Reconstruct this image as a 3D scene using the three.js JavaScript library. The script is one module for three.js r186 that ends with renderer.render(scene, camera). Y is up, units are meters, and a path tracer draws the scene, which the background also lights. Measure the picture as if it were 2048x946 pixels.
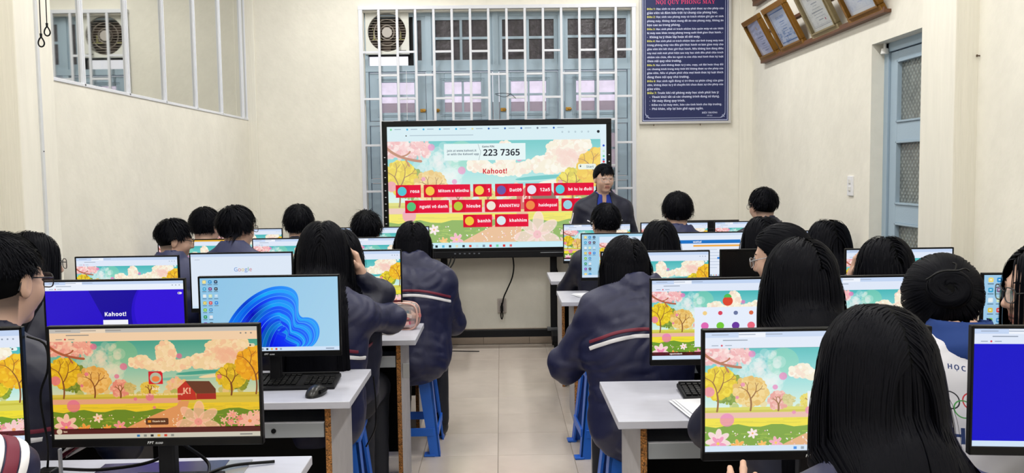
import * as THREE from 'three';
import { RoundedBoxGeometry } from 'three/addons/geometries/RoundedBoxGeometry.js';
import { mergeGeometries } from 'three/addons/utils/BufferGeometryUtils.js';
import { RectAreaLightUniformsLib } from 'three/addons/lights/RectAreaLightUniformsLib.js';

// ───────────────────────── camera, sky, light, exposure ─────────────────────────
const scene = new THREE.Scene();
const camera = new THREE.PerspectiveCamera(2 * Math.atan(473 / 1750) * 180 / Math.PI, 2048 / 946, 0.05, 60);
camera.position.set(0, 1.5, 0);
camera.rotation.order = 'YXZ';
camera.rotation.set(-Math.atan(129 / 1750), -21 / 1750, -0.0135);
scene.background = new THREE.Color(1.08, 1.08, 1.16);          // flat overcast daylight outside the windows
const renderer = new THREE.WebGLRenderer({ antialias: true });
renderer.toneMapping = THREE.LinearToneMapping;
renderer.toneMappingExposure = 1.0;
renderer.shadowMap.enabled = true;
RectAreaLightUniformsLib.init();
const TUBE_LIGHT = 39.5, TUBE_GLOW = 4, TV_LIGHT = 0.25, LIGHT_COLOR = [1.0, 0.985, 0.955];

// ───────────────────────── helpers ─────────────────────────
function rng(seed) { let s = seed >>> 0; return () => { s = (s + 0x6d2b79f5) >>> 0; let t = Math.imul(s ^ (s >>> 15), 1 | s); t = (t + Math.imul(t ^ (t >>> 7), 61 | t)) ^ t; return ((t ^ (t >>> 14)) >>> 0) / 4294967296; }; }
const used = new Map();
function numbered(name) { const n = used.get(name) || 0; used.set(name, n + 1); return n ? name + '_' + String(n).padStart(3, '0') : name; }
const V = (x, y, z) => new THREE.Vector3(x, y, z);
const lerp = THREE.MathUtils.lerp, clamp = THREE.MathUtils.clamp;
function shadow(m) { m.castShadow = true; m.receiveShadow = true; return m; }
function hash3(x, y, z) { let h = Math.imul(x, 374761393) ^ Math.imul(y, 668265263) ^ Math.imul(z, 2147483647 ^ 97); h = Math.imul(h ^ (h >>> 13), 1274126177); return ((h ^ (h >>> 16)) >>> 0) / 4294967296; }
function noise(x, y, z) {
  const ix = Math.floor(x), iy = Math.floor(y), iz = Math.floor(z), fx = x - ix, fy = y - iy, fz = z - iz;
  const u = fx * fx * (3 - 2 * fx), v = fy * fy * (3 - 2 * fy), w = fz * fz * (3 - 2 * fz);
  const L = (a, b, t) => a + (b - a) * t, h = (a, b, c) => hash3(ix + a, iy + b, iz + c);
  return L(L(L(h(0, 0, 0), h(1, 0, 0), u), L(h(0, 1, 0), h(1, 1, 0), u), v), L(L(h(0, 0, 1), h(1, 0, 1), u), L(h(0, 1, 1), h(1, 1, 1), u), v), w) * 2 - 1;
}
function tag(o, label, category, group, kind) {
  const u = {}; if (label) u.label = label; if (category) u.category = category; if (group) u.group = group; if (kind) u.kind = kind;
  o.userData = { ...o.userData, ...u }; return o;
}
function thing(name, pos, turn, label, category, group) {
  const o = new THREE.Group(); o.name = numbered(name); o.position.set(...pos); o.rotation.y = turn || 0; scene.add(o);
  return tag(o, label, category, group);
}
function part(parent, name, geos, mat, label) {
  const g = Array.isArray(geos) ? (geos.length > 1 ? mergeGeometries(geos.map(clean)) : geos[0]) : geos;
  const m = shadow(new THREE.Mesh(g, mat)); m.name = name; if (label) m.userData = { label }; if (parent) parent.add(m); return m;
}
function struct(name, geos, mat) { const m = part(scene, numbered(name), geos, mat); m.userData.kind = 'structure'; return m; }
function structGroup(name, pos) { const o = new THREE.Group(); o.name = numbered(name); if (pos) o.position.set(...pos); o.userData = { kind: 'structure' }; scene.add(o); return o; }
function clean(g) { let q = g.index ? g.toNonIndexed() : g.clone(); for (const k of Object.keys(q.attributes)) if (!['position', 'normal', 'uv'].includes(k)) q.deleteAttribute(k); if (!q.attributes.uv) q.setAttribute('uv', new THREE.Float32BufferAttribute(new Float32Array(q.attributes.position.count * 2), 2)); return q; }
// box between two corners, uv in metres
function bx(x0, x1, y0, y1, z0, z1) {
  const g = new THREE.BoxGeometry(Math.abs(x1 - x0), Math.abs(y1 - y0), Math.abs(z1 - z0)); g.translate((x0 + x1) / 2, (y0 + y1) / 2, (z0 + z1) / 2);
  const p = g.attributes.position, n = g.attributes.normal, uv = g.attributes.uv;
  for (let i = 0; i < p.count; i++) { const ax = Math.abs(n.getX(i)) > .5, ay = Math.abs(n.getY(i)) > .5; uv.setXY(i, ax ? p.getZ(i) : p.getX(i), ay ? p.getZ(i) : p.getY(i)); }
  return g;
}
function rb(x0, x1, y0, y1, z0, z1, r = .003, s = 2) { const g = new RoundedBoxGeometry(Math.abs(x1 - x0), Math.abs(y1 - y0), Math.abs(z1 - z0), s, r); g.translate((x0 + x1) / 2, (y0 + y1) / 2, (z0 + z1) / 2); return g; }
function tube(pts, r, seg = 24, rad = 8, closed = false) { return new THREE.TubeGeometry(new THREE.CatmullRomCurve3(pts.map((p) => Array.isArray(p) ? V(...p) : p), closed), seg, r, rad, closed); }
function cyl(r0, r1, h, x, y, z, seg = 20) { const g = new THREE.CylinderGeometry(r0, r1, h, seg); g.translate(x, y, z); return g; }
function canvasTex(w, h, draw, wrap) {
  const c = document.createElement('canvas'); c.width = w; c.height = h; draw(c.getContext('2d'), w, h);
  const t = new THREE.CanvasTexture(c); t.colorSpace = THREE.SRGBColorSpace; t.magFilter = THREE.LinearFilter; if (wrap) t.wrapS = t.wrapT = THREE.RepeatWrapping; return t;
}
function noiseTex(n, f, srgb) { // f(x,y) in 0..1 periodic → [r,g,b]
  const d = new Uint8Array(n * n * 4); for (let y = 0; y < n; y++) for (let x = 0; x < n; x++) { const c = f(x / n, y / n), o = (y * n + x) * 4; for (let k = 0; k < 3; k++) d[o + k] = clamp(c[k] * 255, 0, 255); d[o + 3] = 255; }
  const t = new THREE.DataTexture(d, n, n); t.wrapS = t.wrapT = THREE.RepeatWrapping; t.magFilter = t.minFilter = THREE.LinearFilter; if (srgb) t.colorSpace = THREE.SRGBColorSpace; t.needsUpdate = true; return t;
}
function pnoise(x, y, p, s) { // periodic 2D noise, p cells
  const X = x * p, Y = y * p, ix = Math.floor(X), iy = Math.floor(Y), fx = X - ix, fy = Y - iy, u = fx * fx * (3 - 2 * fx), v = fy * fy * (3 - 2 * fy), h = (a, b) => hash3(((ix + a) % p + p) % p, ((iy + b) % p + p) % p, s);
  return lerp(lerp(h(0, 0), h(1, 0), u), lerp(h(0, 1), h(1, 1), u), v);
}
const fb = (x, y, p, s) => pnoise(x, y, p, s) * .5 + pnoise(x, y, p * 2, s + 1) * .27 + pnoise(x, y, p * 4, s + 2) * .15 + pnoise(x, y, p * 8, s + 3) * .08;
// text with Vietnamese diacritics: marks the font lacks are drawn as strokes over the base letter
function vtext(c, s, x, y) {
  const al = c.textAlign, px = parseFloat(/([\d.]+)px/.exec(c.font)[1]), W = vwidth(c, s), bold = /bold/.test(c.font); let X = al === 'center' ? x - W / 2 : al === 'right' ? x - W : x; c.textAlign = 'left'; c.save(); c.strokeStyle = c.fillStyle; c.lineWidth = px * (bold ? .085 : .06); c.lineCap = 'butt';
  const mid = c.textBaseline === 'middle' ? px * .36 : 0; c.textBaseline = 'alphabetic'; y += mid;
  for (const ch of s) {
    const d = ch.normalize('NFD'), b = d[0] === 'i' && d.length > 1 && !d.includes('\u0323') ? '\u0131' : d[0], w = c.measureText(d[0]).width, up = d[0] !== d[0].toLowerCase(); c.fillText(b, X, y);
    const m = X + w / 2, top = y - px * (up ? .76 : .58), q = px * .13; let lift = 0;
    const line = (...p) => { c.beginPath(); c.moveTo(p[0], p[1]); for (let i = 2; i < p.length; i += 2) c.lineTo(p[i], p[i + 1]); c.stroke(); };
    for (const k of [...d.slice(1)].sort((a, e) => '\u0302\u0306\u031b\u0323'.includes(a) ? -1 : 1)) {
      const t = top - lift;
      if (k === '\u0302') { line(m - q * 1.1, t, m, t - q, m + q * 1.1, t); lift = px * .12; } else if (k === '\u0306') { c.beginPath(); c.arc(m, t - q * .9, q, .2, Math.PI - .2); c.stroke(); lift = px * .12; }
      else if (k === '\u031b') { c.beginPath(); c.moveTo(X + w - px * .08, y - px * (up ? .66 : .48)); c.quadraticCurveTo(X + w + px * .06, y - px * (up ? .68 : .5), X + w + px * .04, y - px * (up ? .8 : .62)); c.stroke(); }
      else if (k === '\u0323') { c.beginPath(); c.arc(m, y + px * .13, px * .065, 0, 7); c.fill(); }
      else if (k === '\u0301') line(m - q * .4, t, m + q * .7, t - q * 1.2); else if (k === '\u0300') line(m + q * .4, t, m - q * .7, t - q * 1.2);
      else if (k === '\u0309') { c.beginPath(); c.arc(m, t - q * .9, q * .5, -2.6, 1.2); c.stroke(); } else if (k === '\u0303') { c.beginPath(); c.moveTo(m - q * 1.1, t - q * .2); c.bezierCurveTo(m - q * .5, t - q * 1.4, m + q * .4, t + q * .4, m + q * 1.1, t - q * .9); c.stroke(); }
    }
    X += w;
  }
  c.restore(); c.textAlign = al;
}
function vwidth(c, s) { let w = 0; for (const ch of s) w += c.measureText(ch.normalize('NFD')[0]).width; return w; }
const S = (hex, rough = .6, o = {}) => new THREE.MeshStandardMaterial({ color: hex, roughness: rough, ...o });
const B = (hex, rough) => new THREE.MeshPhysicalMaterial({ color: hex, roughness: rough, specularIntensity: .4 });
function rep(t, r) { const q = t.clone(); q.repeat.set(r, r); q.needsUpdate = true; return q; }

// ───────────────────────── materials ─────────────────────────
const plaster = noiseTex(256, (x, y) => { const a = fb(x, y, 6, 11), b = fb(x, y, 40, 31); const k = .93 + .06 * a + .03 * b; return [k, k * .995, k * .98]; }, true);
const plasterBump = noiseTex(256, (x, y) => { const b = fb(x, y, 24, 41); return [b, b, b]; });
const M = {
  wall: S(0xf0eee6, .85, { map: rep(plaster, .5), bumpMap: rep(plasterBump, 1.4), bumpScale: .0012 }),
  ceiling: S(0xf2f0ea, .9),
  grout: S(0xa39a90, .9),
  whiteMetal: S(0xdfe2ea, .42), conduit: S(0xd3d6da, .5),
  blue: S(0xa4b8c6, .5, { bumpMap: rep(plasterBump, 3), bumpScale: .0006 }), blueDoor: S(0xa3b8c9, .45, { bumpMap: rep(plasterBump, 3), bumpScale: .0006 }),
  black: B(0x0a0b0d, .38), blackMatte: B(0x0e0f12, .7), blackSoft: B(0x121317, .55), darkMetal: S(0x131418, .35, { metalness: .4 }),
  desk: S(0xc3c5d2, .42, { map: rep(noiseTex(128, (x, y) => { const k = .95 + .05 * fb(x, y, 12, 5); return [k, k, k]; }, true), 3) }),
  deskEdge: S(0xb9b9c2, .5), panel: S(0xb4b2b6, .5, { map: rep(noiseTex(128, (x, y) => { const k = .9 + .1 * fb(x, y, 10, 77); return [k, k, k]; }, true), 2) }),
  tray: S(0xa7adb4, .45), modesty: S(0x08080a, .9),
  stool: S(0x1c66d2, .4), brass: S(0xa87f38, .35, { metalness: .8 }),
  chip: S(0xffffff, .9, { map: rep(noiseTex(256, (x, y) => { const a = pnoise(x, y, 60, 3), b = pnoise(x, y, 120, 9); const d = a > .72 ? .45 : a < .25 ? 1.15 : .85; return [.66 * d + .08 * b, .45 * d + .06 * b, .24 * d + .04 * b]; }, true), 5) }),
  white: S(0xe9eaee, .5), paper: S(0xeceef4, .8), plastic: S(0xd9d9d6, .4),
  skinEye: new THREE.MeshPhysicalMaterial({ vertexColors: true, roughness: .25 }),
};
const tileMats = [0, 1, 2, 3].map((i) => S([0xd9d0c8, 0xd6cdc6, 0xdcd3cc, 0xd3cac3][i], .2, { map: rep(noiseTex(128, (x, y) => { const k = .93 + .07 * fb(x, y, 5, 60 + i * 7); return [k, k * .99, k * .975]; }, true), 1.7) }));
const skirtMat = S(0xb3a598, .35, { map: tileMats[0].map });

// ───────────────────────── room ─────────────────────────
const XL = -2.15, XR = 2.17, ZB = -7.57, ZF = 2.2, YC = 3.6, T = .2;
// floor of 40 cm tiles; joints recessed
{
  const f = struct('floor', bx(XL - T, XR + T, -.12, -.004, ZB - T, ZF + T), M.grout);
  const r = rng(4), tg = rb(-.1985, .1985, -.02, 0, -.1985, .1985, .0015, 1), far = [];
  { const p = tg.attributes.position, uv = tg.attributes.uv; for (let i = 0; i < p.count; i++) uv.setXY(i, p.getX(i), p.getZ(i)); }
  for (let i = 0; i < 12; i++) for (let j = 0; j < 25; j++) {
    const x = -2.235 + i * .4, z = ZB + .18 + j * .4 - .16;
    if (z > -3.3) { if (z < ZF) far.push(tg.clone().translate(x, 0, z)); continue; }
    const m = part(f, 'tile', tg, tileMats[Math.floor(r() * 4)]); m.position.set(x, (r() - .5) * .0006, z);
  }
  const rest = part(f, 'tiles_near_camera', far, tileMats[0]); rest.userData.kind = 'stuff';
}
struct('ceiling', bx(XL - T, XR + T, YC, YC + .15, ZB - T, ZF + T), M.ceiling);
// back wall with the window opening
const W0 = -1.15, W1 = 1.135, WY0 = .93, WY1 = 2.87;
struct('wall_back', [bx(XL - T, W0, 0, YC, ZB - T, ZB), bx(W1, XR + T, 0, YC, ZB - T, ZB), bx(W0, W1, 0, WY0, ZB - T, ZB), bx(W0, W1, WY1, YC, ZB - T, ZB)], M.wall);
struct('wall_behind', bx(XL - T, XR + T, 0, YC, ZF, ZF + T), M.wall);
// left wall: solid to 1.98 m, glazed above between column and back wall
const PZ = -4.05;
struct('wall_left', [bx(XL - T, XL, 0, 1.975, ZB, PZ), bx(XL - T, XL, 0, YC, PZ, ZF), bx(XL - T, XL, 3.2, YC, ZB, PZ)], M.wall);
// right wall with the recessed door
const DZ0 = -5.13, DZ1 = -4.22, DY = 2.21;
struct('wall_right', [bx(XR, XR + T, 0, YC, ZB, DZ0), bx(XR, XR + T, 0, YC, DZ1, ZF), bx(XR, XR + T, DY, YC, DZ0, DZ1)], M.wall);
struct('trim_1', rb(XL - .05, -2.05, 0, YC, -4.1, -3.79, .006), M.wall);
struct('trim_2', rb(2.063, XR + .05, 0, YC, -4.303, -3.982, .006), M.wall);
struct('trim_3', rb(2.06, XR + .05, 0, YC, ZB, ZB + .012, .004), M.wall);
struct('trim_4', rb(XL - .05, -2.075, 0, YC, ZB - .02, ZB + .02, .006), M.wall);
{ // skirting tiles along the back wall
  const b = struct('baseboard_back', bx(XL, XR, 0, .138, ZB, ZB + .006), M.grout), g = rb(-.1985, .1985, .003, .14, 0, .012, .002, 1);
  for (let i = 0; i < 11; i++) { const m = part(b, 'skirting_tile', g, skirtMat); m.position.set(-1.95 + i * .4 - .02, 0, ZB + .002); }
}
// back window
{
  const w = structGroup('window_1'), z = ZB - .09, fr = .045;
  const mull = [-1.15, -.605, -.03, .535, 1.135];
  const f = [bx(W0, W1, WY1 - .03, WY1, z - .06, z + .02), bx(W0, W1, WY0, WY0 + .04, z - .061, z + .02), bx(W0, W1, 2.375, 2.425, z - .062, z + .0335)];
  mull.forEach((x, i) => f.push(bx(i ? x - .025 : x, i < 4 ? x + .025 : x, WY0, WY1, z - .06, z + .03)));
  part(w, 'frame', f, M.blue);
  part(w, 'sill', rb(W0, W1, WY0 - .01, WY0 + .02, z, ZB + .012, .004), M.wall);
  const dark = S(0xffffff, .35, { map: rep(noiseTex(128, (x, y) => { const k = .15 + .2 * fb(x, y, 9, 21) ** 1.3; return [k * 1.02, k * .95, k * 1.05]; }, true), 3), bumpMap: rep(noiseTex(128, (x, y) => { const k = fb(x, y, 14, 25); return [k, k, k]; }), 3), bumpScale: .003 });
  const lav = new THREE.MeshPhysicalMaterial({ color: 0xfdfcff, transmission: 1, roughness: .3, thickness: 0, map: rep(noiseTex(64, (x, y) => { const k = .93 + .07 * fb(x, y, 4, 91); return [k, k * .98, k]; }, true), 3) });
  const clear = new THREE.MeshPhysicalMaterial({ color: 0xffffff, transmission: 1, roughness: .05, thickness: 0 });
  // upper sashes
  const sash = (x0, x1, y0, y1, vx, hy) => {
    const s = [bx(x0, x1, y0, y0 + fr, z - .02, z + .015), bx(x0, x1, y1 - .03, y1, z - .02, z + .015), bx(x0, x0 + .035, y0 + fr, y1 - .03, z - .02, z + .015), bx(x1 - .035, x1, y0 + fr, y1 - .03, z - .02, z + .015)];
    for (const v of vx) s.push(bx(v - .011, v + .011, y0, y1, z - .015, z + .012)); for (const h of hy) s.push(bx(x0, x1, h - .011, h + .011, z - .016, z + .0135));
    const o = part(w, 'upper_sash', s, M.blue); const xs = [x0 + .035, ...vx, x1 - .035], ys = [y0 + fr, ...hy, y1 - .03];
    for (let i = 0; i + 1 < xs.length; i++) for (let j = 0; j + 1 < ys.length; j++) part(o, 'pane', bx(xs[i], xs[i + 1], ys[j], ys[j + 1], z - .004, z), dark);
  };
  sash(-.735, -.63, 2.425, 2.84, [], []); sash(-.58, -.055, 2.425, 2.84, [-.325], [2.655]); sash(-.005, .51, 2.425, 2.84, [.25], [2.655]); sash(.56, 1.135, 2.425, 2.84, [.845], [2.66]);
  part(w, 'daylight_pane', bx(-1.13, -.785, 2.43, 2.512, z - .004, z), clear); part(w, 'packing_board', [bx(-1.15, -.785, 2.512, 2.545, z - .05, z), bx(-.785, -.735, 2.425, 2.87, z - .05, z - .01)], M.blackSoft);
  // three rows of panelled shutter leaves, each with a 2 x 2 pane
  for (let c = 0; c < 4; c++) {
    const x0 = mull[c] + .03, x1 = mull[c + 1] - .03;
    for (const [y0, y1] of [[1.955, 2.365], [1.46, 1.91], [.985, 1.415]]) {
      const a = .1, px0 = x0 + a, px1 = x1 - a, py0 = y0 + .07, py1 = y1 - .08, xm = (px0 + px1) / 2, ym = lerp(py0, py1, .56), s = [];
      s.push(rb(x0, px0, y0, y1, z - .025, z + .012, .004, 1), rb(px1, x1, y0, y1, z - .025, z + .012, .004, 1), rb(px0, px1, y0, py0, z - .025, z + .012, .004, 1), rb(px0, px1, py1, y1, z - .025, z + .012, .004, 1));
      for (const q of [.022, .034]) s.push(bx(px0 - q, px0 - q + .005, py0 - q, py1 + q, z, z + .017), bx(px1 + q - .005, px1 + q, py0 - q, py1 + q, z, z + .017), bx(px0 - q + .005, px1 + q - .005, py0 - q, py0 - q + .005, z, z + .017), bx(px0 - q + .005, px1 + q - .005, py1 + q - .005, py1 + q, z, z + .017));
      s.push(bx(xm - .009, xm + .009, py0, py1, z - .015, z + .006), bx(px0, px1, ym - .009, ym + .009, z - .016, z + .0075));
      const o = part(w, 'shutter', s, M.blue);
      for (const [u0, u1] of [[px0, xm], [xm, px1]]) for (const [v0, v1] of [[py0, ym], [ym, py1]]) part(o, 'pane', bx(u0, u1, v0, v1, z - .008, z - .004), lav);
      if (y0 > 1.9) { const lx = c ? x0 + .03 : x1 - .03; part(o, 'latch', [rb(lx - .022, lx + .022, y0 + .07, y0 + .1, z + .01, z + .022, .003, 1), rb(lx - .006, lx + .03, y0 + .08, y0 + .09, z + .02, z + .032, .003, 1)], M.brass); }
    }
    part(w, 'rail', [bx(x0 - .01, x1 + .01, 1.915, 1.95, z - .05, z + .018), bx(x0 - .01, x1 + .01, 1.42, 1.455, z - .05, z + .018)], M.blue);
  }
}
{ // the block across the yard, seen only through the frosted panes
  const b = thing('building', [0, 0, -13], 0, 'grey building blurred behind the frosted lower window panes', 'building'); part(b, 'wall', bx(-7, 7, 0, 2.35, -1, 0), S(0xa49c96, .9)); part(b, 'roof', bx(-7.3, 7.3, 2.35, 2.5, -1.3, .4), S(0x8a7f80, .8)); for (let i = 0; i < 6; i++) part(b, 'window', bx(-5 + i * 1.8, -4.1 + i * 1.8, .9, 1.9, -.02, .03), S(0x6f7280, .4));
}
{ // white welded security grille in front of the window
  const g = thing('security_grille', [0, 0, ZB], 0, 'white welded bar grille screwed over the blue back window', 'grille');
  const X0 = -1.17, X1 = 1.152, n = 16, sp = (X1 - X0) / (n - 1), zc = .022;
  const bar = rb(-.0105, .0105, .93, 2.895, zc - .008, zc + .008, .002, 1);
  for (let i = 0; i < n; i++) { const m = part(g, 'upright_bar', i === 0 || i === n - 1 ? rb(-.017, .017, .93, 2.9, 0, zc + .008, .002, 1) : bar, M.whiteMetal); m.position.x = X0 + i * sp; }
  part(g, 'top_rail', rb(X0 - .02, X1 + .02, 2.885, 2.915, -.001, .032, .002, 1), M.whiteMetal);
  const h = rb(.0, sp, -.0095, .0095, zc - .0065, zc + .0065, .002, 1);
  for (let i = 0; i < n - 1; i++) for (let k = 0; k < 4; k++) { const m = part(g, 'cross_bar', h, M.whiteMetal); m.position.set(X0 + i * sp, (i % 2 ? 2.335 : 2.53) - k * .394, 0); }
  part(g, 'tie_wire', [tube([[-.04, 2.165, .035], [.02, 2.17, .045], [.1, 2.16, .034], [.14, 2.125, .04]], .0022, 16, 6), tube([[-.03, 2.16, .03], [.05, 2.14, .04], [.1, 2.17, .036]], .0022, 16, 6)], M.blackMatte);
}
// left glazing: mirror-filmed panes between pale posts
{
  const w = structGroup('window_2'), x = XL - .010, top = 3.2, y0 = 1.975;
  const film = new THREE.MeshStandardMaterial({ color: 0xd2d3cf, metalness: 1, roughness: .025 });
  const ps = [-4.06, -4.61, -5.16, -5.72, -6.3, -6.87, -7.44, -7.565];
  for (let i = 0; i < ps.length; i++) part(w, 'post', [rb(XL - .05, XL + .001, y0, top, ps[i] - .017, ps[i] + .017, .002, 1), bx(XL, XL + .006, y0, top, ps[i] - .006, ps[i] + .006)], M.whiteMetal);
  for (let i = 0; i + 1 < ps.length; i++) part(w, 'pane', bx(x - .004, x, y0, top, ps[i] - .012, ps[i + 1] + .012), film);
  part(w, 'sill', [rb(XL - .12, XL + .006, y0 - .006, y0 + .012, ZB, PZ, .003, 1)], M.whiteMetal);
  part(w, 'back_board', bx(XL - T, XL - .1, y0, top, ZB, PZ), M.ceiling);
}
// right door
{
  const d = structGroup('door_1'), x = XR + .105;
  const st = (a, b, c, e, q = 0) => rb(x - .018 - q, x + .022, a, b, c, e, .003, 1);
  part(d, 'frame', [bx(x - .03, x + .05, 0, DY, DZ0, DZ0 + .055), bx(x - .03, x + .05, DY - .05, DY, DZ0, DZ1), bx(x - .03, x + .05, 0, DY, DZ1 - .055, DZ1)], M.blueDoor);
  const leaf = [st(0, 2.155, DZ0 + .06, DZ0 + .15), st(0, 2.155, DZ1 - .15, DZ1 - .06)], panes = [], rails = [0, .35, .73, .835, 1.19, 1.29, 1.65, 1.75, 2.11, 2.155];
  for (const [a, b] of [[0, .3], [.70, .81], [1.18, 1.285], [1.645, 1.75], [2.1, 2.155]]) leaf.push(st(a, b, DZ0 + .15, DZ1 - .15));
  for (const [a, b] of [[.3, .7], [.81, 1.18], [1.285, 1.645], [1.75, 2.1]]) for (const q of [0]) { leaf.push(st(a, a + .012, DZ0 + .15, DZ1 - .15, .008), st(b - .012, b, DZ0 + .15, DZ1 - .15, .008), st(a, b, DZ0 + .15, DZ0 + .162, .008)); panes.push([a + .012, b - .012]); }
  const lf = part(d, 'leaf', leaf, M.blueDoor);
  const dia = (x, y) => { const a = Math.abs(((x * 8 + y * 8) % 1) - .5) * 2, b = Math.abs((((x * 8 - y * 8) % 1) + 1) % 1 - .5) * 2; return Math.min(a, b); };
  const wire = S(0xffffff, .16, { metalness: .1, map: rep(noiseTex(256, (x, y) => { const k = .34 + .2 * dia(x, y) + .16 * fb(x, y, 6, 33); return [k * .96, k * 1.0, k * .98]; }, true), 3.2), bumpMap: rep(noiseTex(256, (x, y) => { const k = dia(x, y); return [k, k, k]; }), 3.2), bumpScale: .003 });
  for (const [a, b] of panes) part(lf, 'pane', bx(x, x + .006, a, b, DZ0 + .16, DZ1 - .15), wire);
  part(d, 'jamb_backing', bx(x + .05, x + .095, 0, DY, DZ0, DZ1), M.wall);
  part(d, 'door_stop', [cyl(.02, .024, .03, x - .05, DY - .045, DZ0 + .05, 14), cyl(.008, .008, .06, x - .05, DY - .02, DZ0 + .05, 10)], M.plastic);
}
{ // surface conduit on the left column, pull loops, switch, outlet
  const c = thing('cable_conduit', [-2.05, 0, -3.957], 0, 'pale grey cable conduit running up the left column', 'conduit');
  part(c, 'channel', rb(-.004, .009, 0, YC, -.010, .010, .002, 1), M.conduit);
  for (const y of [1.2, 1.62, 2.3]) part(c, 'screw', cyl(.003, .003, .003, 0, 0, 0, 10).rotateZ(Math.PI / 2).translate(.009, y, 0), M.blackMatte);
  const loop = (x, z, y, L, label) => {
    const o = thing('hanging_strap', [x, y, z], 0, label, 'cord', 'black pull cords at the left column');
    part(o, 'cord', tube([[0, .022, 0], [.002, .35, 0], [-.003, .8, 0], [0, L, 0]], .0022, 20, 7), M.blackMatte);
    part(o, 'handle', [tube([[0, .014, 0], [.009, .003, .001], [.013, -.012, 0], [.008, -.023, 0], [0, -.026, 0], [-.008, -.023, 0], [-.013, -.012, 0], [-.009, .003, .001]], .0032, 48, 8, true), cyl(.0055, .004, .02, 0, .02, 0, 10)], M.blackMatte);
  };
  loop(-1.972, -3.85, 2.092, 1.505, 'black cord with the larger, lower loop handle by left column');
  loop(-2.02, -4.0, 2.162, 1.435, 'black cord with the smaller, higher loop handle by left column');
  const s = thing('light_switch', [XR, 1.325, -5.4], 0, 'tall white light switch on the wall beside the door', 'switch');
  part(s, 'plate', rb(-.01, .001, 0, .122, -.04, .04, .003), M.white); for (const y of [.03, .075]) part(s, 'rocker', rb(-.015, -.004, y, y + .026, -.014, .014, .002, 1), M.plastic);
  const o = thing('wall_outlet', [-.006, .285, ZB + .012], 0, 'grey wall outlet under the big screen with black plug', 'outlet');
  part(o, 'box', rb(-.037, .037, -.005, .118, -.012, .012, .004), S(0xb9b0ab, .5)); part(o, 'socket', rb(-.027, .027, .008, .105, .008, .016, .003, 1), S(0xa79f9b, .5));
  part(o, 'plug', [rb(-.013, .012, .01, .06, .014, .045, .006), cyl(.006, .009, .03, 0, .07, .03, 10)], M.black);
  part(o, 'cord_loop', tube([[0, .02, .04], [.008, -.03, .035], [-.002, -.06, .03], [-.009, -.03, .03], [-.004, .02, .036]], .005, 24, 7), M.black);
  const n = thing('wall_nail', [2.16, 1.995, -3.97], 0, 'small rusty nail in the right wall beside column', 'nail'); part(n, 'nail', [cyl(.003, .003, .012, .008, 0, 0, 8).rotateZ(Math.PI / 2).translate(.004, -.008, 0), cyl(.006, .006, .003, 0, 0, 0, 10).rotateZ(Math.PI / 2).translate(-.003, 0, 0)], S(0x54402f, .7));
}
{ // ceiling tube fittings (out of frame): each a glowing tube and an area light of its size
  const spots = [[-1.05, -6.3], [1.05, -6.3], [-1.05, -3.9], [1.05, -3.9], [-1.05, -1.4], [1.05, -1.4], [-1.05, .8], [1.05, .8]];
  const glow = new THREE.MeshStandardMaterial({ color: 0x000000, emissive: new THREE.Color(...LIGHT_COLOR), emissiveIntensity: TUBE_GLOW });
  spots.forEach(([x, z], i) => {
    const o = thing('ceiling_lamp', [x, YC, z], 0, `white fluorescent batten above the ${x < 0 ? 'left' : 'right'} desks, ${['nearest the front wall', 'over the middle rows', 'over the near rows', 'behind the camera'][i >> 1]}`, 'lamp', 'ceiling battens');
    part(o, 'housing', rb(-.1, .1, -.05, 0, -.61, .61, .006), M.white); part(o, 'tube', rb(-.09, .09, -.062, -.052, -.6, .6, .003, 1), glow);
    const l = new THREE.RectAreaLight(new THREE.Color(...LIGHT_COLOR), TUBE_LIGHT, .18, 1.2); l.position.set(x, YC - .07, z); l.rotation.x = -Math.PI / 2; scene.add(l);
  });
}
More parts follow.
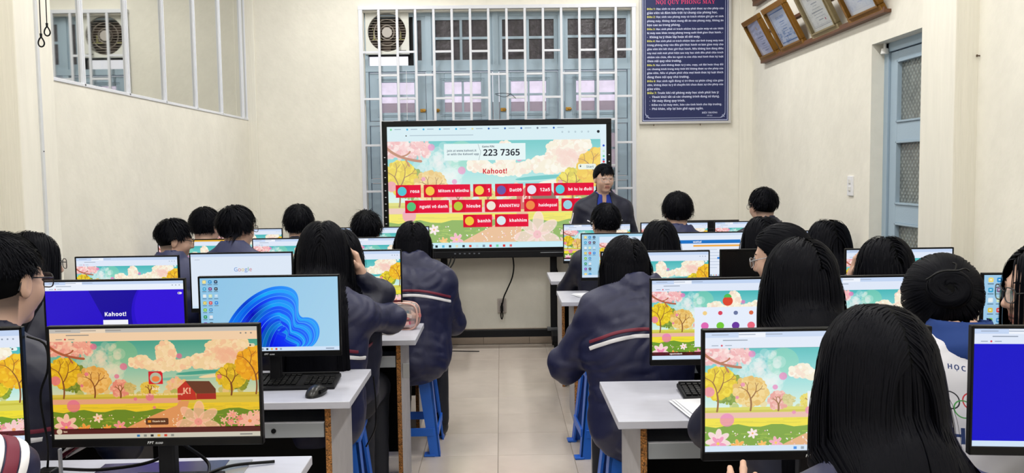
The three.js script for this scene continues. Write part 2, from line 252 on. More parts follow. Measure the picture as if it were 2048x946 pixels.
// ───────────────────────── wall things ─────────────────────────
{ // rules poster
  const W = .787, H = 1.17, tex = canvasTex(1024, 1522, (c, w, h) => {
    c.fillStyle = '#0d1c55'; c.fillRect(0, 0, w, h);
    c.strokeStyle = '#c9d0ee'; c.lineWidth = 7; c.strokeRect(18, 18, w - 36, h - 36); c.lineWidth = 4; c.strokeRect(44, 44, w - 88, h - 88);
    c.fillStyle = '#0d1c55'; for (const [x, y] of [[44, h - 44], [w - 44, h - 44], [44, 44], [w - 44, 44]]) c.fillRect(x - 60, y - 60, 120, 120);
    c.strokeStyle = '#c9d0ee'; c.lineWidth = 7; c.strokeRect(18, 18, w - 36, h - 36); c.lineWidth = 4;
    for (const [sx, sy] of [[1, 1], [-1, 1], [1, -1], [-1, -1]]) { c.save(); c.translate(sx > 0 ? 44 : w - 44, sy > 0 ? 44 : h - 44); c.scale(sx, sy); c.beginPath(); c.moveTo(0, 62); c.quadraticCurveTo(4, 4, 62, 0); c.moveTo(0, 40); c.bezierCurveTo(20, 40, 40, 20, 40, 0); c.moveTo(6, 6); c.lineTo(34, 34); c.moveTo(0, 62); c.lineTo(10, 30); c.moveTo(62, 0); c.lineTo(30, 10); c.stroke(); c.restore(); }
    c.strokeStyle = '#3c58b0'; c.lineWidth = 6; c.beginPath(); c.moveTo(w * .3, 96); c.lineTo(w * .7, 96); c.stroke();
    c.textAlign = 'center'; c.textBaseline = 'alphabetic'; c.fillStyle = '#d83a6e'; c.font = 'bold 62px serif'; vtext(c, 'NỘI QUY PHÒNG MÁY', w / 2, 186);
    const L = [['Điều 1:', ' Học sinh ra vào phòng máy phải được sự cho phép của', 1], ['', 'giáo viên và đảm bảo trật tự chung của phòng học.'], ['Điều 2:', ' Học sinh vào phòng máy có trách nhiệm giữ gìn vệ sinh', 1], ['', 'phòng máy. Không được mang đồ ăn vào phòng máy, không ăn', 1], ['', 'kẹo cao su trong phòng.'],
      ['Điều 3:', ' Học sinh phải có trách nhiệm bảo quản máy và các thiết', 1], ['', 'bị máy móc khác trong phòng trong suốt thời gian thực hành. -'], ['', '-  Không tự ý tháo lắp hoặc di dời máy.'], ['Điều 4:', ' Học sinh phải có trách nhiệm báo cáo tình trạng máy móc', 1], ['', 'trong phòng máy vào đầu giờ thực hành và bàn giao máy cho', 1], ['', 'giáo viên khi kết thúc giờ thực hành. Nếu không làm đúng điều', 1], ['', 'này mọi mất mát phát hiện sau này học sinh đều phải chịu trách', 1], ['', 'nhiệm sửa chữa, đền bù ngoài ra còn chịu mọi hình thức kỷ luật', 1], ['', 'theo nội quy nhà trường.'],
      ['Điều 5:', ' Học sinh không được tự ý xóa, copy, cài đặt hoặc thay đổi', 1], ['', 'các chương trình trong máy tính khi không được sự cho phép của', 1], ['', 'giáo viên. Nếu vi phạm phải chịu mọi hình thức kỷ luật thích', 1], ['', 'đáng theo nội quy nhà trường.'], ['Điều 6:', ' Học sinh ngồi đúng vị trí theo sự phân công của giáo', 1], ['', 'viên, không được tự ý di chuyển khi chưa được sự cho phép của', 1], ['', 'giáo viên.'], ['Điều 7:', ' Trước khi rời phòng máy học sinh phải lưu ý:'], ['', '   -  Thoát khỏi tất cả các chương trình đang sử dụng.'], ['', '   -  Tắt máy đúng quy trình.'], ['', '   -  Kiểm tra lại máy móc, báo cáo tình hình cho lớp trưởng.'], ['', '   -  Phủ khăn, xếp lại bàn ghế ngay ngắn.']];
    c.textAlign = 'left'; const x0 = 66, x1 = w - 66;
    L.forEach(([a, b, j], i) => {
      let size = 34; const y = 250 + i * 45.3, full = () => { c.font = `bold ${size}px sans-serif`; return vwidth(c, a + b); };
      while (full() > x1 - x0) size -= .5;
      const extra = j ? (x1 - x0 - full()) / (b.trim().split(' ').length) : 0; let x = x0;
      if (a) { c.fillStyle = '#e6e26a'; vtext(c, a, x, y); x += vwidth(c, a + ' ') + extra; }
      c.fillStyle = '#d9def6'; (a || j ? b.trim() : b).split(' ').forEach((q) => { vtext(c, q, x, y); x += vwidth(c, q + ' ') + extra; });
    });
    c.font = 'bold 25px serif'; c.textAlign = 'center'; c.fillStyle = '#d9def6'; vtext(c, 'HIỆU TRƯỞNG', w * .78, h - 92); c.font = '19px serif'; vtext(c, '(đã ký)', w * .78, h - 62);
  });
  const p = thing('rules_poster', [1.592, 1.893, ZB], 0, 'large navy rules board with white Vietnamese text in silver frame', 'poster');
  part(p, 'frame', [rb(-W / 2, W / 2, 0, .022, 0, .032, .004), rb(-W / 2, W / 2, H - .022, H, 0, .032, .004), rb(-W / 2 + .0005, -W / 2 + .022, .0005, H - .0005, .0005, .0315, .004), rb(W / 2 - .022, W / 2 - .0005, .0005, H - .0005, .0005, .0315, .004)], S(0xc6c5c4, .35, { metalness: .3 }));
  const g = new THREE.PlaneGeometry(W - .036, H - .036); g.translate(0, H / 2, .0205); part(p, 'printed_sheet', g, S(0xffffff, .5, { map: tex }));
  part(p, 'backing_board', bx(-W / 2 + .01, W / 2 - .01, .01, H - .01, .002, .02), M.blackMatte);
  for (const [x, y] of [[-.27, -.006], [.13, -.006]]) part(p, 'nail', cyl(.004, .004, .02, x, y, .02, 8), S(0x6b5a48, .6));
}
// framed certificates leaning out from a wooden ledge
{
  const wood = S(0xffffff, .55, { map: rep(noiseTex(128, (x, y) => { const k = .8 + .3 * fb(x, y * .25, 8, 3); return [.42 * k, .27 * k, .17 * k]; }, true), 3) });
  const gold = (a) => S(a, .38, { metalness: .55, map: rep(noiseTex(128, (x, y) => { const k = .6 + .5 * fb(x, y, 16, 8); return [k, k * .95, k * .85]; }, true), 8), bumpMap: rep(noiseTex(64, (x, y) => { const k = pnoise(x, y, 12, 4); return [k, k, k]; }), 10), bumpScale: .004 });
  const ledge = (y, z0, z1, label) => { const l = thing('certificate_ledge', [XR, y, 0], 0, label, 'ledge'); part(l, 'strip', rb(-.035, .0, -.02, 0, z0, z1, .003), wood); part(l, 'lip', rb(-.042, -.034, -.02, .012, z0, z1, .002, 1), wood); return l; };
  ledge(2.372, -7.18, -4.88, 'brown wooden ledge carrying four certificates on right wall'); ledge(2.875, -7.42, -6.2, 'upper brown ledge corner above the leftmost certificate');
  const bar = thing('hanging_rail', [XR, 2.6, 0], 0, 'thin dark rail behind the leaning certificates', 'rail'); part(bar, 'rail', rb(-.015, 0, -.012, .012, -7.1, -4.95, .002, 1), wood); for (const z of [-6.7, -5.95, -5.4]) part(bar, 'string', tube([[-.016, .01, z], [-.08, .045, z + .05], [-.15, .05, z + .12]], .0015, 8, 5), M.blackMatte);
  const cert = (k) => canvasTex(512, 384, (c, w, h) => {
    c.fillStyle = ['#c9d0ee', '#cfdcf2', '#e9ece8', '#dbe4f4', '#d0d4e2'][k]; c.fillRect(0, 0, w, h); const r = rng(50 + k);
    const ink = ['#8f97bd', '#3f6cb4', '#7d8792', '#a5b6dd', '#7f89a8'][k];
    c.strokeStyle = ink; c.globalAlpha = k === 3 ? .35 : .8; c.lineWidth = k === 1 ? 12 : 4; if (k !== 0) c.strokeRect(34, 30, w - 68, h - 60); if (k === 2) { c.lineWidth = 2; c.strokeRect(46, 42, w - 92, h - 84); }
    c.globalAlpha = 1; c.textAlign = 'center'; c.fillStyle = k === 0 ? '#c9a24a' : ink;
    if (k === 0) { c.beginPath(); c.arc(w / 2, 78, 18, 0, 7); c.fill(); }
    c.font = 'bold 34px serif'; c.fillStyle = k === 0 ? '#51597e' : ink; vtext(c, k === 0 ? 'GIẤY KHEN' : 'BẰNG KHEN', w / 2, k ? 110 : 150);
    for (let i = 0; i < 7; i++) { const L = 90 + r() * 210; c.globalAlpha = .75; c.fillRect(w / 2 - L / 2, (k ? 140 : 180) + i * 26, L, i % 3 ? 4 : 8); }
    c.globalAlpha = .35; for (let i = 0; i < 40; i++) { c.beginPath(); c.arc(r() * w, h * .62 + r() * h * .3, 4 + r() * 12, 0, 7); c.stroke(); }
    c.globalAlpha = 1; c.fillStyle = '#b06070'; if (k === 2) { c.beginPath(); c.arc(w * .68, h * .8, 12, 0, 7); c.fill(); }
  });
  const names = ['gold framed certificate with a small crest, leftmost on the ledge', 'gold framed certificate with blue border, second from the left', 'pale silver framed certificate, third from left on ledge', 'gold framed certificate at the right end of the ledge', 'certificate frame corner at the top, on upper ledge'];
  const put = (k, z0, z1, y, H, lean, col) => {
    const W = z1 - z0, o = thing('framed_certificate', [XR - .012, y + .004, (z0 + z1) / 2], 0, names[k], 'certificate', 'certificates leaning on the wall ledge');
    const t = new THREE.Group(); // local: x along the wall, y up, z out of the wall
    const m = new THREE.Matrix4().makeRotationY(-Math.PI / 2).multiply(new THREE.Matrix4().makeRotationX(lean)); const G = (g) => g.applyMatrix4(m);
    const fw = .042, gm = gold(col), q = [];
    for (const [a, b, c, d] of [[-W / 2, W / 2, 0, fw], [-W / 2, W / 2, H - fw, H], [-W / 2, -W / 2 + fw, fw, H - fw], [W / 2 - fw, W / 2, fw, H - fw]]) q.push(G(rb(a, b, c, d, 0, .03, .006)));
    for (const [a, b, c, d] of [[-W / 2 + fw - .012, W / 2 - fw + .012, fw - .012, fw], [-W / 2 + fw - .012, W / 2 - fw + .012, H - fw, H - fw + .012], [-W / 2 + fw - .012, -W / 2 + fw, fw, H - fw], [W / 2 - fw, W / 2 - fw + .012, fw, H - fw]]) q.push(G(rb(a, b, c, d, .02, .036, .003, 1)));
    part(o, 'frame', q, gm); part(o, 'backing', G(bx(-W / 2 + .01, W / 2 - .01, .01, H - .01, .002, .008)), wood);
    const g = new THREE.PlaneGeometry(W - 2 * fw, H - 2 * fw); g.translate(0, H / 2, .012); part(o, 'certificate_sheet', G(g), S(0xffffff, .6, { map: cert(k) }));
    const gl = new THREE.BoxGeometry(W - 2 * fw, H - 2 * fw, .002); gl.translate(0, H / 2, .017); part(o, 'glass', G(gl), new THREE.MeshPhysicalMaterial({ color: 0xffffff, transmission: 1, roughness: .08, thickness: 0 }));
  };
  put(0, -7.17, -6.735, 2.372, .355, .5, 0xb98a34); put(1, -6.645, -6.155, 2.372, .36, .49, 0xc08f38); put(2, -5.99, -5.52, 2.372, .37, .47, 0xcfc6a8); put(3, -5.37, -4.9, 2.372, .37, .48, 0xbd8c38); put(4, -7.40, -6.95, 2.875, .33, .4, 0x8a5a35);
}
{ // air conditioner outdoor unit standing in the window
  const a = thing('air_conditioner', [-.955, 2.525, ZB - .06], 0, 'cream air conditioner unit with round fan grille in window corner', 'air conditioner');
  const w = .183, h = .345, cr = S(0xdfe0d8, .5); const sh = new THREE.Shape(); sh.moveTo(-w, 0); sh.lineTo(w, 0); sh.lineTo(w, h + .02); sh.lineTo(-w, h + .02); sh.closePath(); const ho = new THREE.Path(); ho.absarc(-.002, .183, .166, 0, Math.PI * 2, true); sh.holes.push(ho);
  const fg = new THREE.ExtrudeGeometry(sh, { depth: .03, bevelEnabled: true, bevelSize: .003, bevelThickness: .003, curveSegments: 48 }); fg.translate(0, 0, -.02);
  part(a, 'casing', [fg, bx(-w, w, 0, h + .02, -.15, -.13), bx(-w, -w + .01, 0, h, -.14, -.01), bx(w - .01, w, 0, h, -.14, -.01)], cr);
  part(a, 'fan_well', cyl(.168, .168, .02, 0, 0, 0, 40).rotateX(Math.PI / 2).translate(-.002, .183, -.11), S(0x3a302a, .7));
  const bl = []; for (let i = 0; i < 3; i++) { const b = new THREE.BoxGeometry(.13, .09, .006); b.rotateX(.5); b.translate(.08, 0, 0); b.rotateZ(i * 2.094 + .4); b.translate(-.002, .183, -.07); bl.push(b); } part(a, 'fan_blades', bl, S(0x5d5048, .55));
  part(a, 'motor_bracket', [bx(-.13, -.12, .13, .23, -.09, -.08), bx(.10, .11, .13, .23, -.09, -.08), bx(-.14, -.06, .128, .138, -.09, -.08), bx(.06, .14, .128, .138, -.09, -.08), bx(-.14, -.06, .222, .232, -.09, -.08), bx(.06, .14, .222, .232, -.09, -.08)], S(0xd8d48a, .5));
  const rg = []; for (let i = 0; i < 15; i++) { const y = -.154 + i * .022, L = Math.sqrt(Math.max(0, .166 * .166 - y * y)); rg.push(new THREE.CylinderGeometry(.0026, .0026, 2 * L, 6).rotateZ(Math.PI / 2).translate(-.002, .183 + y, -.004)); } for (const q of [.165, .11, .06]) rg.push(new THREE.TorusGeometry(q, .004, 6, 48).translate(-.002, .183, -.002)); part(a, 'fan_guard', rg, S(0x9d948a, .5));
  part(a, 'hub', cyl(.043, .043, .008, 0, 0, 0, 32).rotateX(Math.PI / 2).translate(-.002, .183, .002), S(0xb9b3ac, .5));
  part(a, 'badge', [bx(.1, .16, .02, .03, .012, .014)], S(0x6d6a66, .5));
  const p = thing('hanging_string', [-.79, 1.93, ZB + .04], 0, 'thin white string with black end loop hanging before shutter', 'cord'); part(p, 'string', tube([[0, .02, 0], [.002, .2, .004], [0, .44, 0]], .002, 10, 6), M.white); part(p, 'loop', tube([[0, .022, 0], [.012, -.005, 0], [.008, -.02, 0], [-.008, -.02, 0], [-.012, -.005, 0]], .003, 20, 6, true), M.blackMatte);
}
// ───────────────────────── screen pictures ─────────────────────────
function blob(c, x, y, r, col, rr, n = 26, sp = 1) { c.fillStyle = Array.isArray(col) ? col[col.length - 1] : col; c.beginPath(); c.ellipse(x, y, r * .85 * sp, r * .8 * sp, 0, 0, 7); c.fill(); for (let i = 0; i < n * 2.6; i++) { const a = rr() * 6.283, d = Math.sqrt(rr()) * r * sp; c.fillStyle = Array.isArray(col) ? col[Math.floor(rr() * col.length)] : col; c.beginPath(); c.arc(x + Math.cos(a) * d, y + Math.sin(a) * d * .9, r * (.09 + rr() * .13), 0, 7); c.fill(); } }
function branch(c, x, y, a, L, w, rr, col, dep = 3) { const x1 = x + Math.cos(a) * L, y1 = y + Math.sin(a) * L; c.strokeStyle = col; c.lineWidth = w; c.lineCap = 'round'; c.beginPath(); c.moveTo(x, y); c.quadraticCurveTo(x + Math.cos(a + .2) * L * .5, y + Math.sin(a + .2) * L * .5, x1, y1); c.stroke(); if (dep) for (const s of [-1, 1]) branch(c, x1, y1, a + s * (.35 + rr() * .3), L * .68, w * .65, rr, col, dep - 1); }
function flower(c, x, y, r, col, cen, n = 6) { for (let i = 0; i < n; i++) { const a = i / n * 6.283 + .3; c.save(); c.translate(x, y); c.rotate(a); c.fillStyle = col; c.beginPath(); c.ellipse(r * .6, 0, r * .55, r * .27, 0, 0, 7); c.fill(); c.strokeStyle = 'rgba(255,255,255,.35)'; c.lineWidth = r * .05; c.stroke(); c.restore(); } c.fillStyle = cen; c.beginPath(); c.arc(x, y, r * .2, 0, 7); c.fill(); }
function meadow(c, X, Y, W, H) { // the spring meadow wallpaper
  const rr = rng(7), x = (u) => X + u * W, y = (v) => Y + v * H;
  c.save(); c.beginPath(); c.rect(X, Y, W, H); c.clip();
  let g = c.createLinearGradient(0, Y, 0, y(.6)); g.addColorStop(0, '#4cb6b8'); g.addColorStop(.5, '#8fd8d8'); g.addColorStop(1, '#d6efe2'); c.fillStyle = g; c.fillRect(X, Y, W, H);
  c.globalAlpha = .5; c.fillStyle = '#8fd6b0'; c.beginPath(); c.arc(x(.35), y(.15), W * .07, 0, 7); c.fill(); c.globalAlpha = 1;
  const cl = ['#f4ead0', '#f8f1dc', '#f6dcc9', '#fbf6e6'];
  for (let i = 0; i < 90; i++) { c.fillStyle = ['#dff3ee', '#f7e9ea', '#e8f4f0'][i % 3]; c.globalAlpha = .28; c.beginPath(); c.arc(x(.14 + rr() * .2), y(.05 + rr() * .42), W * (.01 + rr() * .02), 0, 7); c.fill(); } c.globalAlpha = 1;
  const cloud = (cx, cy, rx, ry, n) => { c.fillStyle = '#f4e6d0'; c.beginPath(); c.ellipse(x(cx), y(cy), rx * W * .8, ry * H * .75, 0, 0, 7); c.fill(); for (let i = 0; i < n * 3; i++) { const a = rr() * 6.283, d = Math.sqrt(rr()); c.fillStyle = cl[Math.floor(rr() * 4)]; c.beginPath(); c.arc(x(cx + Math.cos(a) * d * rx), y(cy + Math.sin(a) * d * ry), W * (.006 + rr() * .012), 0, 7); c.fill(); } };
  cloud(.555, .16, .04, .14, 60); cloud(.43, .24, .05, .05, 30); cloud(.56, .28, .12, .05, 60); cloud(.84, .12, .09, .14, 110); cloud(.76, .24, .12, .07, 80); cloud(.88, .05, .07, .06, 40);
  c.fillStyle = '#f3c7bd'; c.globalAlpha = .45; for (let i = 0; i < 14; i++) { c.beginPath(); c.arc(x(.8 + rr() * .12), y(.1 + rr() * .14), W * .02, 0, 7); c.fill(); } c.globalAlpha = 1;
  c.fillStyle = '#49b3b4'; c.beginPath(); c.ellipse(x(.72), y(.37), W * .12, H * .02, -.06, 0, 7); c.fill(); c.fillStyle = '#7fcfd2'; c.beginPath(); c.ellipse(x(.66), y(.43), W * .16, H * .02, -.04, 0, 7); c.fill(); c.fillStyle = '#f2efd8'; c.beginPath(); c.ellipse(x(.78), y(.41), W * .07, H * .02, -.1, 0, 7); c.fill();
  blob(c, x(.6), y(.52), W * .05, ['#f3c3b6', '#eccf9c', '#f0d8b8'], rr, 30); for (let i = 0; i < 30; i++) { c.fillStyle = ['#c8cf8a', '#b6c878', '#e6d7a0'][i % 3]; c.beginPath(); c.arc(x(rr()), y(.57 + rr() * .04), W * .016, 0, 7); c.fill(); }
  // ground bands
  c.fillStyle = '#d9d35c'; c.fillRect(X, y(.6), W, H); c.fillStyle = '#e8b7a6'; c.fillRect(X, y(.655), W * .62, H * .055); c.fillStyle = '#c9c24a'; c.fillRect(X, y(.63), W, H * .022);
  c.fillStyle = '#f0df3c'; c.fillRect(X, y(.715), W, H * .09); c.fillStyle = '#dcd23e'; for (let i = 0; i < 40; i++) c.fillRect(x(rr()), y(.72 + rr() * .08), W * .08, H * .008);
  c.fillStyle = '#6f9a34'; c.beginPath(); c.moveTo(X, y(.8)); for (let i = 0; i <= 20; i++) c.lineTo(x(i / 20), y(.79 + .018 * Math.sin(i * 1.7))); c.lineTo(x(1), y(1)); c.lineTo(X, y(1)); c.fill();
  c.fillStyle = '#8cb03c'; for (let i = 0; i < 60; i++) c.fillRect(x(rr()), y(.82 + rr() * .17), W * .03, H * .01);
  c.fillStyle = '#e3a878'; c.beginPath(); c.moveTo(x(.34), y(1)); c.quadraticCurveTo(x(.46), y(.86), x(.6), y(.74)); c.lineTo(x(.61), y(.69)); c.lineTo(x(.66), y(.69)); c.quadraticCurveTo(x(.64), y(.85), x(.6), y(1)); c.fill();
  // barn
  c.fillStyle = '#c23a34'; c.beginPath(); c.moveTo(x(.605), y(.68)); c.lineTo(x(.605), y(.55)); c.lineTo(x(.645), y(.465)); c.lineTo(x(.69), y(.55)); c.lineTo(x(.695), y(.68)); c.fill(); c.fillStyle = '#6a4334'; c.beginPath(); c.moveTo(x(.645), y(.465)); c.lineTo(x(.76), y(.47)); c.lineTo(x(.79), y(.56)); c.lineTo(x(.79), y(.61)); c.lineTo(x(.695), y(.61)); c.closePath(); c.fill(); c.fillStyle = '#a8322e'; c.fillRect(x(.695), y(.61), W * .095, H * .065); c.fillStyle = '#f3c9bd'; c.font = `bold ${H * .1}px sans-serif`; c.textAlign = 'center'; c.fillText('K!', x(.65), y(.61));
  // trees
  const tree = (u, v, r, cols, tv, col = '#7c4a2c', n = 70) => { blob(c, x(u), y(v), r * W, cols, rr, n, 1.05); branch(c, x(u), y(tv), -1.57, H * (tv - v) * .62, W * .008, rr, col); };
  blob(c, x(.115), y(.42), W * .06, ['#7f9a3c', '#92ab46', '#6d8c38'], rr, 80, 1.3); tree(.055, .35, .075, ['#e6c62a', '#f2d838', '#dcbc2c'], .64, '#8a5a34', 110); tree(.205, .44, .07, ['#eac473', '#f2d287', '#e2b45e'], .635, '#8a5a34', 110);
  tree(.33, .54, .045, ['#eca9a0', '#f3beb4', '#e79a94'], .64, '#8a5a34', 60); blob(c, x(.375), y(.53), W * .03, ['#c9c07c', '#d9cd8c'], rr, 30); tree(.47, .54, .04, ['#dccb56', '#e8d864'], .62, '#8a5a34', 40);
  blob(c, x(.905), y(.48), W * .045, ['#8fa63c', '#7f9634'], rr, 60); tree(.865, .42, .065, ['#e0cb2e', '#eed83c', '#cfbc30'], .63, '#7c4a2c', 110); tree(.985, .28, .085, ['#efbb2c', '#f5c838', '#e6a92c'], .62, '#8a5a34', 120);
  // blossom branch
  for (let i = 0; i < 260; i++) { c.fillStyle = ['#f2b3b4', '#f7c7c5', '#eea2a8', '#fbe3df'][i % 4]; c.globalAlpha = .8; c.beginPath(); c.arc(x(rr() * .2), y(rr() * .18 * (1 - rr() * .3)), W * (.005 + rr() * .008), 0, 7); c.fill(); } c.globalAlpha = 1;
  c.strokeStyle = '#b0664c'; c.lineCap = 'round'; c.lineWidth = W * .012; c.beginPath(); c.moveTo(x(0), y(.06)); c.quadraticCurveTo(x(.05), y(.17), x(.16), y(.195)); c.stroke(); c.lineWidth = W * .007; c.beginPath(); c.moveTo(x(.06), y(.15)); c.quadraticCurveTo(x(.1), y(.14), x(.11), y(.1)); c.moveTo(x(.09), y(.18)); c.lineTo(x(.105), y(.24)); c.stroke();
  // flowers
  for (let i = 0; i < 130; i++) { c.fillStyle = ['#f7f4ec', '#fdfdf4', '#f2b8c0'][i % 3]; c.beginPath(); c.arc(x(rr()), y(.84 + rr() * .16), W * .003, 0, 7); c.fill(); }
  flower(c, x(.06), y(.94), W * .05, '#f6d3d2', '#e56aa0', 7); flower(c, x(.06), y(.97), W * .035, '#ee8fb6', '#f2c94c', 5); flower(c, x(.215), y(.87), W * .022, '#fbe4e4', '#f0a050'); flower(c, x(.32), y(.97), W * .028, '#f2a0b4', '#f2c94c'); flower(c, x(.15), y(1), W * .03, '#f5a84c', '#f7d060'); flower(c, x(.26), y(.99), W * .02, '#f7b04c', '#f7d060');
  c.globalAlpha = .8; flower(c, x(.7), y(.93), W * .095, '#f8cdc6', '#f0a0ac', 7); c.globalAlpha = 1; for (let i = 0; i < 20; i++) flower(c, x(.82 + rr() * .18), y(.82 + rr() * .18), W * .016, ['#f1a7ae', '#f6c5c4', '#ea8f9c'][i % 3], '#f2d070', 5); flower(c, x(.95), y(.93), W * .045, '#f6c8c8', '#e9a06c', 7);
  c.globalAlpha = .75; for (const [u, v, r] of [[.1, .73, .032], [.02, .44, .024], [.145, .5, .008], [.35, .29, .018], [.315, .4, .012], [.62, .18, .014], [.47, .64, .02], [.4, .66, .009], [.49, .76, .008], [.21, .06, .016], [.81, .42, .012], [.17, .37, .01]]) { c.fillStyle = '#e87ab8'; c.beginPath(); c.arc(x(u), y(v), r * W, 0, 7); c.fill(); }
  c.restore();
}
const gray = (c, x, y, w, h, col) => { c.fillStyle = col; c.fillRect(x, y, w, h); };
function browser(c, W, H, top, bg = '#dfe8f8') { // browser bars and task bar
  gray(c, 0, 0, W, H * top, bg); gray(c, 0, 0, W, H * top * .34, '#c3d5f2'); gray(c, W * .15, H * .006, W * .12, H * top * .3, '#eef3fc');
  for (let i = 0; i < 3; i++) { gray(c, W * (.03 + i * .12), H * top * .14, W * .075, H * .007, '#97a3b8'); } gray(c, W * .08, H * top * .48, W * .11, H * .008, '#8d99ab'); for (const u of [.92, .945, .97]) { c.fillStyle = '#8d99ab'; c.beginPath(); c.arc(W * u, H * top * .52, H * .007, 0, 7); c.fill(); } c.fillStyle = '#d8485c'; c.beginPath(); c.arc(W * .075, H * top * .83, H * .008, 0, 7); c.fill(); gray(c, W * .03, H * top * .8, W * .03, H * .007, '#97a3b8'); gray(c, W * .09, H * top * .8, W * .03, H * .007, '#97a3b8');
}
function taskbar(c, W, H, h = .045) { gray(c, 0, H * (1 - h), W, H * h, '#cfe2f6'); ['#2f7fe0', '#8899aa', '#2a2f38', '#e3b84a', '#d84a3c', '#8fa0b4'].forEach((q, i) => gray(c, W * (.4 + i * .033), H * (1 - h * .72), W * .014, H * h * .45, q)); gray(c, W * .9, H * (1 - h * .6), W * .06, H * h * .22, '#7d8ba0'); }
function icons(c, X, Y, s, rows, cols) { const q = ['#f0d978', '#2f8fd0', '#22405f', '#3da0cc', '#7c3f7c', '#3a4653', '#dfe9ec', '#cfe0b4', '#bcd8ea', '#d9c24a', '#d84a4a', '#2f86d6', '#7ec04a', '#4a90c4', '#bcd4e4', '#24915a', '#d8dfe8', '#c0d0e0', '#7d3fae', '#2a2c30', '#c8c8c8']; for (let r = 0; r < rows; r++) for (let k = 0; k < cols(r); k++) { c.fillStyle = q[(r * 3 + k) % q.length]; c.beginPath(); c.roundRect(X + k * s * 1.35, Y + r * s * 1.75, s * .8, s * .8, s * .2); c.fill(); c.fillStyle = '#eef6fb'; c.fillRect(X + k * s * 1.35 + s * .22, Y + r * s * 1.75 + s * .3, s * .34, s * .16); c.fillStyle = '#41586a'; c.fillRect(X + k * s * 1.35 - s * .1, Y + r * s * 1.75 + s * 1.02, s * .95, s * .12); } }
const SW = 1024, SH = 588;
function screenMat(draw, w = SW, h = SH, gain = 1) { const t = canvasTex(w, h, draw); return new THREE.MeshPhysicalMaterial({ color: 0x020203, roughness: .35, specularIntensity: .25, emissive: 0xffffff, emissiveMap: t, emissiveIntensity: gain }); }
const badge = (c, W, H) => { c.fillStyle = 'rgba(255,255,255,.85)'; c.beginPath(); c.roundRect(W * .955, H * .155, W * .032, H * .032, H * .016); c.fill(); c.fillStyle = '#555'; c.beginPath(); c.arc(W * .964, H * .171, H * .008, 0, 7); c.fill(); };
const playText = (c, s, x, y, px, col, al = 'center') => { c.font = `bold ${px}px sans-serif`; c.textAlign = al; c.fillStyle = col; vtext(c, s, x, y); };
